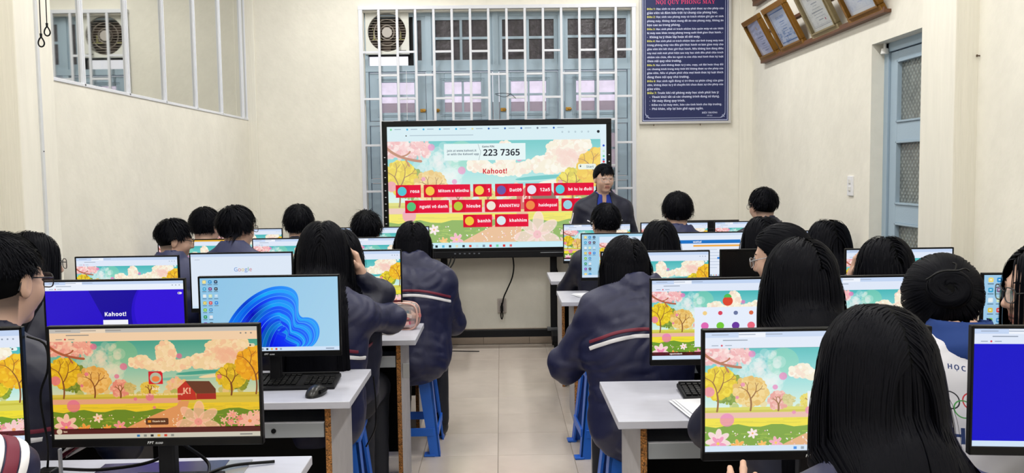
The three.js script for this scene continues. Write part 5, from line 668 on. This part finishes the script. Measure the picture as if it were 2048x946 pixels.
      Vv = [P[0] - prev[0], P[1] - prev[1], P[2] - prev[2]]; l = Math.hypot(...Vv) || 1; Vv = Vv.map((q) => q / l); path.push([...P, ...out()]);
    }
    return path;
  };
  const N = o.strands || [500, 1100, 2600][detail], seg = o.seg || (o.hair === 'short' ? 4 : [12, 18, 28][detail]), W = o.sw || [.0075, .0055, .0038][detail], rot = new THREE.Matrix3().setFromMatrix4(hm); const tw = V(0, 0, 0);
  const toW = (p) => { tw.set(...p).applyMatrix4(hm); return [tw.x, tw.y, tw.z]; }, dirW = (d) => { tw.set(...d).applyMatrix3(rot).normalize(); return [tw.x, tw.y, tw.z]; };
  let made = 0, guard = 0; const bun = o.bun || [0, .03, .125];
  while (made < N && guard++ < N * 12) {
    const u = rr() * 2 - 1, a = rr() * 6.283, q = Math.sqrt(1 - u * u), d = [q * Math.cos(a), u, q * Math.sin(a)], r = [cc0[0] + d[0] * radii[0], cc0[1] + d[1] * radii[1], cc0[2] + d[2] * radii[2]];
    if (!mask(...r, low)) continue; if (o.partGap && Math.abs(r[0] - partX) < .004 && r[1] > .06 && r[2] < .07) continue; made++;
    const n = d.map((c, i) => c / radii[i]), nl = Math.hypot(...n); n.forEach((c, i) => { n[i] = c / nl; }); const off = (rr() < .75 ? .012 + rr() * .0035 : .004 + rr() * .008) * (o.vol || 1), p = toW(r.map((c, i) => c + n[i] * off * .7));
    let v;
    if (o.hair === 'long') {
      const sg = r[0] >= partX ? 1 : -1; v = r[1] > .05 ? [sg * .9, -.15, r[2] > .02 ? .5 : .12] : [sg * .1, -1, .1]; const dn = v[0] * n[0] + v[1] * n[1] + v[2] * n[2]; v = v.map((c, i) => c - dn * n[i] + (rr() - .5) * .05);
      const L = (o.len || .5) * (.82 + .18 * rr()) - Math.max(0, .12 - r[1]) * .9 * (o.even ?? 1); paths.push(sim(p, dirW(v), Math.max(.06, L), seg, off * s, 1, o.back ?? .16, .55, .45));
    } else if (o.hair === 'short') {
      const cw = [0.01, .12, .045], t = [r[0] - cw[0], r[1] - cw[1], r[2] - cw[2]], dn = t[0] * n[0] + t[1] * n[1] + t[2] * n[2], tl = Math.hypot(...t.map((c, i) => c - dn * n[i])) || 1, cl = noise(r[0] * 60 + 7, r[1] * 60, r[2] * 60 + sd), cl2 = noise(r[0] * 60 + 37, r[1] * 60, r[2] * 60);
      v = [0, 1, 2].map((i) => n[i] * (.1 + (o.tuft || .25) * rr() * rr()) + (t[i] - dn * n[i]) / tl * .9 + (i === 0 ? cl : i === 1 ? cl2 * .5 : cl2) * .28); const top = clamp((r[1] - .0) / .08, 0, 1), L = lerp(o.sideLen || .022, o.topLen || .06, top) * (.7 + .5 * rr()); if (o.hair === 'short' && r[1] < (o.fade || -.012)) continue;
      paths.push(sim(p, dirW(v), L, seg, .009 + rr() * .006 + .014 * ((o.vol || 1) - 1) * top, .3, 0, .75, rr() < (o.tuft || .25) * .3 ? .1 : .85));
    } else { // tied back towards the bun / tail
      const P = []; const bd = [bun[0] - cc0[0], bun[1] - cc0[1], bun[2] - cc0[2]], bl = Math.hypot(...bd); for (let i = 0; i <= seg; i++) { const t = i / seg, e = t * .96, m = d.map((c, k) => lerp(c, bd[k] / bl, e)), ml = Math.hypot(...m) || 1, lf = off + .006 * Math.sin(t * 3.14) + (t > .85 ? (t - .85) * .05 : 0); const w = m.map((c, k) => cc0[k] + c / ml * (radii[k] + lf)); P.push([...toW(w), ...dirW(m.map((c, k) => c / ml / radii[k]))]); } paths.push(P);
      if (o.ponytail && made % 3 === 0) { const b = toW([bun[0] + (rr() - .5) * .02, bun[1] + (rr() - .5) * .02, bun[2]]); paths.push(sim(b, dirW([(rr() - .5) * .3, .1, 1]), o.ponytail * (.8 + .2 * rr()), seg, .006 + rr() * .02, 1, .0, .7)); }
    }
  }
  if (o.bangs) for (let i = 0; i < o.bangs; i++) { const x = (rr() - .5) * .1, r = [x, .1 + rr() * .015, -.06 - rr() * .012]; const p = toW(r); paths.push(sim(p, dirW([x * 4, -.1, -.9]), o.bangLen * (.75 + .35 * rr()), seg, .006 + rr() * .006, 1, 0, .55)); }
  if (o.bunR) for (let i = 0; i < (detail ? 420 : 160); i++) { const P = [], a0 = rr() * 6.283, rad = o.bunR * (.3 + .7 * Math.sqrt(rr())), ph = rr() * 6.283, th = o.bunR * .55; for (let j = 0; j <= seg; j++) { const a = a0 + j / seg * 3.4, q = ph + j / seg * 2.2, R0 = rad * .62 + th * .55 * Math.cos(q), w = [bun[0] + Math.cos(a) * R0, bun[1] + Math.sin(a) * R0 * .92, bun[2] + .012 + th * .75 * Math.sin(q)]; P.push([...toW(w), ...dirW([Math.cos(a) * Math.cos(q), Math.sin(a) * Math.cos(q), Math.sin(q) + .2])]); } paths.push(P); }
  if (o.bunR) part(hair, 'bun', meshOf([{ ...surfaceNets(field([E3([bun[0], bun[1], bun[2] + .005], [o.bunR * .95, o.bunR * .88, o.bunR * .5])]), [bun[0] - .08, bun[1] - .08, bun[2] - .06], [bun[0] + .08, bun[1] + .08, bun[2] + .07], .008), m: hm }]), capMat);
  if (paths.length) part(hair, 'strands', ribbons(paths, W, seg), hairMat).userData.kind = 'stuff';
  return root;
}
// ───────────────────────── the class ─────────────────────────
const CL = 'students seated at the computers';
// right block, front to back of the picture
person({ x: .606, z: -1.4, top: 1.285, s: .95, detail: 2, hair: 'long', len: .85, part: .004, strands: 12000, sw: .0026, yaw: .03, vol: .75, gather: -.9, back: .12, mat: MAT.navy, group: CL, label: 'girl nearest the camera, long straight black hair filling bottom right', wrist_l: [-.16, .737, -.25], elbow_l: [-.2, .70, -.02], hand_l: { dir: [.12, .9, -.25], back: [-.2, .2, 1], curl: [.45, .35, .4, .5] }, seed: 11, shoulder: .15 });
person({ x: .783, z: -2.28, top: 1.315, s: 0.92, detail: 2, hair: 'long', len: .6, part: .01, strands: 6500, sw: .003, gather: -.2, yaw: .1, pitch: -.12, vol: 1.3, mat: MAT.navyDark, group: CL, label: 'girl with long straight hair before the dialog monitor', seed: 12, back: .1 });
person({ x: 1.146, z: -2.25, top: 1.258, detail: 2, hair: 'tied', strands: 2200, pitch: -.3, bun: [.012, .035, .118], bunR: .062, vol: 1.6, mat: MAT.white, garment: 'shirt', collar: false, wrinkle: .004, loose: .012, group: CL, label: 'girl with clipped-up hair bun and white printed shirt', seed: 13, lean: .0, s: .94, yaw: -.42, hunch: .09, nape: .045,
  extra: ({ root, nb, jf, hm, atHead, jacket, add }) => { // blue collar, hair claw, printed words and rings on the back
    const cf = field([C3(add(nb, [0, .008, .01]), add(nb, [0, .045, -.0]), .088, .08), C3(add(nb, [0, .03, 0]), add(nb, [0, .12, -.02]), .07, .068, .004, true)]); part(jacket, 'collar', meshOf([surfaceNets((x, y, z) => Math.max(cf(x, y, z), nb[1] + .014 + (z - nb[2]) * -.25 - y), add(nb, [-.13, -.14, -.13]), add(nb, [.13, .08, .13]), .006)]), S(0x1d3f86, .8));
    const tex = canvasTex(1024, 1024, (c, w, h) => { c.clearRect(0, 0, w, h); c.fillStyle = '#dcdce4'; c.fillRect(0, 0, w, h); c.fillStyle = '#22386e'; c.textAlign = 'center'; const s = 'TRƯỜNG HỌC AN'; c.font = 'bold 48px sans-serif'; [...s].forEach((q, i) => { const u = (i - 9.2) / 6.5; c.save(); c.translate(w * .49 + u * 262, 125 + 75 * u * u * .5 + u * 55); c.rotate(.16 + u * .1); vtext(c, q, 0, 0); c.restore(); }); c.lineWidth = 8; [['#1d4f9c', .235, .31], ['#20242c', .365, .31], ['#c8323c', .495, .315], ['#d9a83a', .30, .366], ['#4a9a52', .435, .366]].forEach(([k, x, y]) => { c.strokeStyle = k; c.beginPath(); c.arc(w * x, h * y, 56, 0, 7); c.stroke(); }); c.fillStyle = '#22386e'; c.font = 'bold 160px sans-serif'; c.fillText('THPT', w * .434, h * .6); });
    const n = 30, W = .36, H = .34, pos = [], uv = [], idx = [], ok = [], y0 = nb[1] - .33, cx = nb[0] - .035; for (let j = 0; j <= n; j++) for (let i = 0; i <= n; i++) { const x = cx + (i / n - .5) * W, y = y0 + j / n * H; let z = nb[2] + .4; for (let q = 0; q < 60; q++) { const d = jf(x, y, z); if (d < .001) break; z -= Math.max(.0015, d * .6); if (z < nb[2]) break; } ok.push(Math.abs(jf(x, y, z)) < .003 && y < nb[1] - .005); pos.push(x, y, z + .0015); uv.push(i / n, j / n); }
    for (let j = 0; j < n; j++) for (let i = 0; i < n; i++) { const a = j * (n + 1) + i, zs = [a, a + 1, a + n + 1, a + n + 2].map((q) => pos[q * 3 + 2]); if (Math.max(...zs) - Math.min(...zs) > .03 || !(ok[a] && ok[a + 1] && ok[a + n + 1] && ok[a + n + 2])) continue; idx.push(a, a + 1, a + n + 1, a + 1, a + n + 2, a + n + 1); }
    const g = new THREE.BufferGeometry(); g.setAttribute('position', new THREE.Float32BufferAttribute(pos, 3)); g.setAttribute('uv', new THREE.Float32BufferAttribute(uv, 2)); g.setIndex(idx); g.computeVertexNormals(); part(jacket, 'back_print', g, new THREE.MeshPhysicalMaterial({ color: 0xffffff, map: tex, roughness: .8, side: THREE.DoubleSide }));
    const claw = [tube([[-.045, .05, .166], [-.01, .07, .183], [.03, .074, .184]], .0026, 24, 8), tube([[.03, .074, .184], [.045, .08, .18], [.055, .076, .172]], .0024, 14, 7), tube([[.022, .074, .184], [.024, .09, .182], [.016, .096, .176]], .0024, 14, 7)]; atHead('hair_claw', mergeGeometries(claw.map(clean)), M.black, root);
  } });
person({ x: 1.44, z: -2.28, top: 1.3, detail: 2, hair: 'long', len: .5, part: .0, strands: 2400, yaw: 1.45, roll: 0, back: .0, glasses: 'dark', vol: 1.2, mat: MAT.navyDark, group: CL, label: 'girl in large glasses turned sideways at right picture edge', seed: 14 });
person({ x: .485, z: -3.42, top: 1.243, s: 0.92, detail: 2, hair: 'long', len: .3, tuck: true, hunch: .085, part: .018, partGap: true, strands: 3200, sw: .0038, gather: 4, nbx: .035, side: .05, stripeDrop: .06, pitch: -.1, vol: 1.2, mat: MAT.navy, tail: true, loose: .034, wrinkle: .009, bulk: 1.12, backStripe: .125, elbow_l: [-.235, .735, .0], wrist_l: [-.13, .79, -.2], group: CL, label: 'centre-parted girl in navy jacket with maroon and white back stripe', seed: 15, lean: .02, shoulder: .16 });
person({ x: 1.093, z: -3.4, top: 1.285, detail: 1, hair: 'tied', strands: 1700, yaw: 1.0, pitch: -.15, bun: [0, -.02, .115], bunR: .03, glasses: 'silver', vol: .8, mat: MAT.navyDark, group: CL, label: 'student in pale glasses facing left before the switched-off monitor', seed: 16 });
person({ x: 1.502, z: -3.4, top: 1.226, detail: 1, hair: 'long', len: .42, strands: 1700, pitch: -.15, vol: 1.5, mat: MAT.navyDark, wrist_l: [-.08, 1.03, -.12], elbow_l: [-.17, .83, -.16], hand_l: { dir: [.2, .9, .1], back: [-.6, .1, -.6], curl: [.5, .5, .6, .6] }, group: CL, label: 'girl with round dark head of straight hair near the door', seed: 17 });
person({ x: .855, z: -4.7, top: 1.233, s: 0.94, hair: 'long', len: .36, strands: 900, pitch: -.05, vol: 1.3, mat: MAT.navyDark, group: CL, label: 'girl with a smooth bob before the blue-barred page', seed: 18 });
person({ x: 1.41, z: -4.7, top: 1.245, hair: 'long', len: .4, strands: 900, yaw: -.1, vol: 1.4, mat: MAT.navyDark, group: CL, label: 'girl below the tall short-haired boy, glossy hair', seed: 19 });
person({ x: 1.744, z: -4.65, top: 1.223, hair: 'long', len: .52, strands: 1000, roll: -.06, vol: 1.8, mat: MAT.navyDark, group: CL, label: 'girl whose hair flares wide, below the light switch', seed: 20 });
person({ x: .675, z: -5.65, top: 1.297, hair: 'short', topLen: .055, sideLen: .025, strands: 1100, sw: .006, yaw: .25, glasses: 'dark', s: 1.02, mat: MAT.navyDark, group: CL, label: 'short-haired boy with glasses seated in front of the teacher', seed: 21 });
person({ x: 1.142, z: -5.65, top: 1.355, hair: 'short', topLen: .075, sideLen: .035, vol: 1.6, strands: 1300, sw: .006, s: .96, mat: MAT.slate, group: CL, label: 'boy with thick parted hair and slate jacket, far right block', seed: 22 });
person({ x: 1.697, z: -5.65, top: 1.383, hair: 'short', topLen: .06, sideLen: .025, fade: .01, strands: 1100, sw: .006, yaw: .3, glasses: 'silver', s: .94, mat: MAT.navyDark, group: CL, label: 'tallest seated boy at back right, ears and glasses showing', seed: 23 });
// left block
person({ x: -1.325, z: -1.63, top: 1.39, detail: 1, hair: 'short', strands: 500, mat: MAT.navy, group: CL, label: 'student cut off at bottom left, only a striped sleeve showing', sleeve: [['r', 0, .86]], elbow_r: [.345, .93, -.05], wrist_r: [.27, .81, -.26], seed: 24, shoulder: .19 });
person({ x: -1.452, z: -2.55, top: 1.35, detail: 2, hair: 'short', topLen: .038, sideLen: .01, fade: .03, strands: 5200, sw: .0026, seg: 5, yaw: -.3, glasses: 'dark', s: 1.12, skin: .92, mat: MAT.navyDark, group: CL, label: 'boy at left edge with faded haircut and thin glasses', backStripe: .2, sleeve: [['r', 0, .55]], seed: 25, shoulder: .175 });
person({ x: -1.85, z: -3.46, top: 1.298, detail: 1, shoulder: .13, hair: 'long', len: .5, yaw: -.75, glasses: 'dark', strands: 1500, mat: MAT.navyDark, group: CL, label: 'long-haired student partly hidden behind the faded-haircut boy', seed: 26 });
person({ x: -.735, z: -3.6, top: 1.31, detail: 2, hair: 'long', len: .68, hunch: .03, part: .0, strands: 6000, sw: .0034, gather: -.35, back: .12, yaw: .12, vol: 1.3, mat: MAT.navy, backStripe: .19, tail: true, elbow_r: [.255, .885, -.1], wrist_r: [.1, .8, -.3], sleeve: [['r', 1, .12]], group: CL, label: 'girl with very long black hair left of the aisle', seed: 27, lean: .06 });
person({ x: -.7, z: -3.76, top: 1.272, detail: 1, hair: 'long', len: .3, yaw: .35, strands: 900, mat: MAT.navyDark, elbow_r: [.185, .985, .02], wrist_r: [.105, 1.06, .07], shoulder: .13, hand_r: { dir: [-.25, .93, .1], back: [.85, .1, -.45], curl: [.75, .6, .55, .5], thumb: .5 }, group: CL, label: 'student behind the long-haired girl, hand raised to the head', seed: 28, lean: .0, loose: .015 });
person({ x: -1.751, z: -4.7, top: 1.278, s: 0.88, detail: 1, hair: 'short', topLen: .055, sideLen: .016, fade: .02, strands: 1700, sw: .0055, yaw: -1.15, pitch: -.1, glasses: 'dark', mat: MAT.slate, group: CL, label: 'boy in black glasses seen in profile, facing right', seed: 29 });
person({ x: -1.416, z: -4.7, top: 1.338, detail: 1, hair: 'short', topLen: .07, sideLen: .035, vol: 1.5, strands: 1900, sw: .0055, yaw: -.7, glasses: 'dark', mat: MAT.slate, group: CL, label: 'boy with full hair and glasses left of centre, slate jacket', seed: 30, s: .9 });
person({ x: -.479, z: -4.72, top: 1.243, s: 0.96, detail: 2, hair: 'long', len: .28, tuck: true, hunch: .075, part: .008, partGap: true, gather: 4, strands: 2600, sw: .0042, vol: 1.1, pitch: -.1, mat: MAT.navy, tail: true, loose: .032, wrinkle: .008, bulk: 1.1, backStripe: .12, elbow_r: [.21, .68, -.03], group: CL, label: 'girl on the blue stool by the aisle, striped jacket back', seed: 31, foot: .32 });
person({ x: -1.925, z: -5.72, top: 1.304, shoulder: .1, pole: .15, bulk: .8, hair: 'short', topLen: .065, sideLen: .03, strands: 1100, sw: .006, yaw: -.35, tuft: .35, mat: MAT.shirt, garment: 'shirt', group: CL, label: 'far boy with an ear showing, blue collar, near left wall', seed: 32 });
person({ x: -1.35, z: -5.85, top: 1.302, hair: 'short', topLen: .07, sideLen: .035, vol: 1.5, tuft: .4, strands: 1500, sw: .006, mat: MAT.navyDark, group: CL, label: 'far boy with rounded wavy hair, alone against the wall', seed: 33 });
person({ x: -.902, z: -5.85, top: 1.25, hair: 'short', topLen: .08, sideLen: .03, vol: 1.8, tuft: .7, strands: 1300, sw: .006, s: .98, mat: MAT.navyDark, group: CL, label: 'far boy with spiky tousled hair beside the big display', seed: 34 });
// the teacher stands facing the class
person({ x: .803, z: -6.8, top: 1.556, s: 0.88, stand: true, turn: Math.PI, detail: 2, hair: 'tied', strands: 2600, sw: .004, wrinkle: .005, yaw: .22, pitch: -.02, bun: [0, .02, .12], bunR: .03, ponytail: .3, bangs: 85, bangLen: .07, glasses: 'silver', vol: .7, open: true, loose: .03, mat: MAT.navyDark, skin: .98, shoulder: .182, pole: .5, label: 'young woman in navy jacket and blue collar standing before display',
  extra: ({ root, nb, add, tape, SH, EL, jacket, torso }) => {
    part(root, 'shirt', meshOf([surfaceNets(field([...torso(.012), C3(add(nb, [0, -.04, 0]), add(nb, [0, .03, -.004]), .078, .064), C3(add(nb, [0, .0, -.0]), add(nb, [0, .12, -.01]), .056, .056, .004, true), E3(add(nb, [0, .01, -.09]), [.016, .05, .05], .01, true)]), add(nb, [-.2, -.3, -.17]), add(nb, [.2, .08, .17]), .006)]), MAT.shirt);
    for (const [k, g] of [['l', -1], ['r', 1]]) { const pts = [], ds = [], A = SH[k], B = EL[k]; for (let i = 0; i <= 20; i++) { const t = i / 20; pts.push([lerp(A[0], B[0], t) + g * .2, lerp(A[1], B[1], t) - .02, lerp(A[2], B[2], t) - .055]); ds.push([-g, 0, .25]); } tape('white_piping', pts, ds, .006, MAT.stripeW); const p2 = [], d2 = []; for (let i = 0; i <= 14; i++) { const t = i / 14; p2.push([g * lerp(.075, .135, t), nb[1] - .15 - .03 * (1 - t) + .0, -.4]); d2.push([0, 0, 1]); } tape('white_stripe', p2, d2, .0045, MAT.stripeW); }
  } });
// stools
stool(-.515, -4.72, 0, 'blue plastic stool under the striped girl left of aisle'); stool(.56, -4.64, .05, 'empty blue stool in the right aisle behind the striped girl'); stool(.53, -3.38, 0, 'blue stool under the girl in striped jacket on the right'); stool(-.72, -3.56, .05, 'blue stool under the very long-haired girl');
for (const [x, z] of [[-1.416, -4.7], [-1.751, -4.7], [-1.0, -4.72], [.633, -1.37], [.783, -2.24], [1.146, -2.2], [1.44, -2.25], [1.093, -3.36], [1.502, -3.36], [.855, -4.66], [1.41, -4.66], [1.744, -4.61], [.675, -5.6], [1.142, -5.6], [1.697, -5.6], [-1.41, -2.5], [-1.923, -3.55], [-1.987, -5.8], [-1.35, -5.8], [-.902, -5.8], [-1.08, -1.48]]) stool(x, z, 0, 'blue plastic stool standing in the dark between the desks', 'stools hidden between the desks');
// ───────────────────────── small things on the desks ─────────────────────────
{ // clear pencil case
  const o = thing('pencil_case', [-.49, .75, -4.2], -.12, 'clear pink-edged pencil case on the desk corner', 'pencil case'); const r = rng(91);
  part(o, 'pouch', new RoundedBoxGeometry(.17, .125, .075, 4, .03).translate(0, .064, 0), new THREE.MeshPhysicalMaterial({ color: 0xf2e6e4, transmission: .75, roughness: .18, thickness: 0 }));
  const loopP = (z) => tube([[-.08, .03, z], [-.08, .1, z], [-.06, .122, z], [.06, .122, z], [.08, .1, z], [.08, .03, z], [.06, .006, z], [-.06, .006, z]], .0045, 60, 8, true); part(o, 'piping', [loopP(.03), loopP(-.03)], S(0xcfa69c, .45)); part(o, 'zip', [tube([[-.05, .127, 0], [.05, .127, 0]], .004, 10, 6), rb(.05, .07, .105, .127, -.004, .004, .002, 1)], S(0xb9b4b0, .35, { metalness: .5 }));
  ['#c98f96', '#8c8f9c', '#d8c3c0', '#b54a6c', '#6f7c86', '#e0c9b8', '#9aa6a0', '#c97a7a', '#d9a9a6', '#b9b0b4', '#cf8f8c', '#878b98', '#e4d2cc', '#c2727f'].forEach((k, i) => { const g = new THREE.BoxGeometry(.03 + r() * .035, .016, .05 + r() * .05); g.rotateY(r() * 3); g.rotateZ((r() - .5) * 1.4); g.translate((r() - .5) * .085, .03 + r() * .05, (r() - .5) * .02); part(o, 'trinket', g, S(k, .6)); });
  const p = thing('pink_pouch', [-.585, .75, -4.13], .3, 'small pink cloth item beside the pencil case', 'pouch'); part(p, 'pouch', meshOf([surfaceNets(field([E3([0, .018, 0], [.045, .022, .022], .02), E3([.03, .022, .005], [.02, .018, .018], .02)]), [-.07, 0, -.05], [.07, .06, .05], .006)]), S(0xc4567e, .8));
}
function sheet(w, h, f) { const g = new THREE.PlaneGeometry(w, h, 16, 16); g.rotateX(-Math.PI / 2); const p = g.attributes.position; for (let i = 0; i < p.count; i++) { const v = f(p.getX(i), p.getZ(i)); p.setXYZ(i, v[0], v[1], v[2]); } g.computeVertexNormals(); return g; }
const paperMat = S(0xeceef5, .8, { side: THREE.DoubleSide });
{ const o = thing('paper_sheets', [.655, .752, -2.64], .12, 'white papers drooping over the near edge of right desk', 'papers'); for (let i = 0; i < 3; i++) part(o, 'sheet', sheet(.21, .3, (x, z) => { const e = Math.max(0, z - .07 + i * .01); return [x + i * .008, .0015 + i * .003 + .004 * noise(x * 9 + i * 4, z * 9, i) * (z > .02 ? 1 : .3) - e * .75 * Math.min(1, e * 18) + .003, z - e * .35 + i * .006]; }), paperMat); }
{ const o = thing('paper_sheets', [.565, .752, -5.17], .35, 'white sheet on the right desk behind the striped girl', 'papers'); for (let i = 0; i < 2; i++) part(o, 'sheet', sheet(.21, .297, (x, z) => [x + i * .012, .0015 + i * .0025 + .012 * Math.max(0, x) * i, z - i * .01]), paperMat); }
{ const o = thing('phone', [-.945, .75, -2.92], .04, 'flat black phone lying under the keyboard edge', 'phone'); part(o, 'body', rb(-.075, .075, 0, .008, -.036, .036, .003), M.black); part(o, 'screen', rb(-.07, .07, .0078, .0086, -.032, .032, .0003, 1), S(0x1a1c22, .15)); }
{ // dark sleeve and cables on the nearest left desk, cables behind monitors
  const o = thing('document_sleeve', [-.86, .75, -2.16], .05, 'dark violet clear-cornered document sleeve lying under left monitor', 'sleeve'); part(o, 'sleeve', rb(-.18, .14, 0, .004, -.1, .1, .0015, 1), S(0x3c3653, .25)); part(o, 'clear_corner', rb(.14, .2, 0, .003, -.1, .1, .001, 1), S(0x9a9a98, .2));
  const c = thing('monitor_cables', [0, .75, 0], 0, 'black cables looping under the foreground left monitor', 'cable'); for (const q of [[[-1.15, .01, -2.2], [-1.0, .02, -2.16], [-.86, .05, -2.15], [-.8, .12, -2.12]], [[-.8, .1, -2.12], [-.76, .02, -2.2], [-.72, .008, -2.08], [-.66, .006, -2.0]], [[-.86, .03, -2.17], [-.78, .012, -2.1], [-.7, .01, -2.2], [-.6, .006, -2.24]]]) part(c, 'cable', tube(q, .0042, 30, 7), M.black);
  const d = thing('charger_cable', [0, .75, 0], 0, 'black cable arching beside the left edge monitor', 'cable'); part(d, 'cable', tube([[-1.12, .38, -2.05], [-1.085, .36, -2.06], [-1.08, .3, -2.06], [-1.1, .24, -2.06], [-1.1, .1, -2.08], [-1.12, .006, -2.1]], .0028, 40, 7), M.black);
  const k = thing('plug_block', [-1.105, .75, -2.08], 0, 'black power plug block behind the left edge monitor', 'plug'); part(k, 'block', rb(-.02, .02, 0, .05, -.02, .02, .005), M.black); part(k, 'strap', rb(.03, .036, .0, .1, -.006, .006, .002, 1), S(0x8d9096, .5));
  const e = thing('keyboard_cable', [0, .75, 0], 0, 'black and grey cables at foot of the dialog monitor', 'cable'); part(e, 'cable', tube([[.73, .09, -2.93], [.74, .05, -2.96], [.77, .02, -2.98], [.8, .012, -2.95]], .003, 20, 7), M.black); part(e, 'grey_cable', tube([[.75, .08, -2.94], [.775, .05, -2.96], [.79, .01, -2.99], [.83, .006, -3.0]], .003, 20, 7), S(0xb9bbc0, .5));
  const h = thing('hanging_cable', [0, 0, 0], 0, 'thin black cable hanging beside the long-haired girl\'s seat', 'cable'); part(h, 'cable', tube([[-.515, .7, -3.42], [-.505, .6, -3.4], [-.51, .5, -3.4], [-.55, .42, -3.41]], .003, 24, 6), M.black);
  const tp = thing('silver_tape', [-.452, .56, -3.975], .2, 'strip of silver tape peeling from desk side panel', 'tape'); part(tp, 'tape', rb(-.012, .02, 0, .07, -.004, .004, .002, 1), S(0x9fa2a6, .35, { metalness: .5 }));
}
renderer.render(scene, camera);
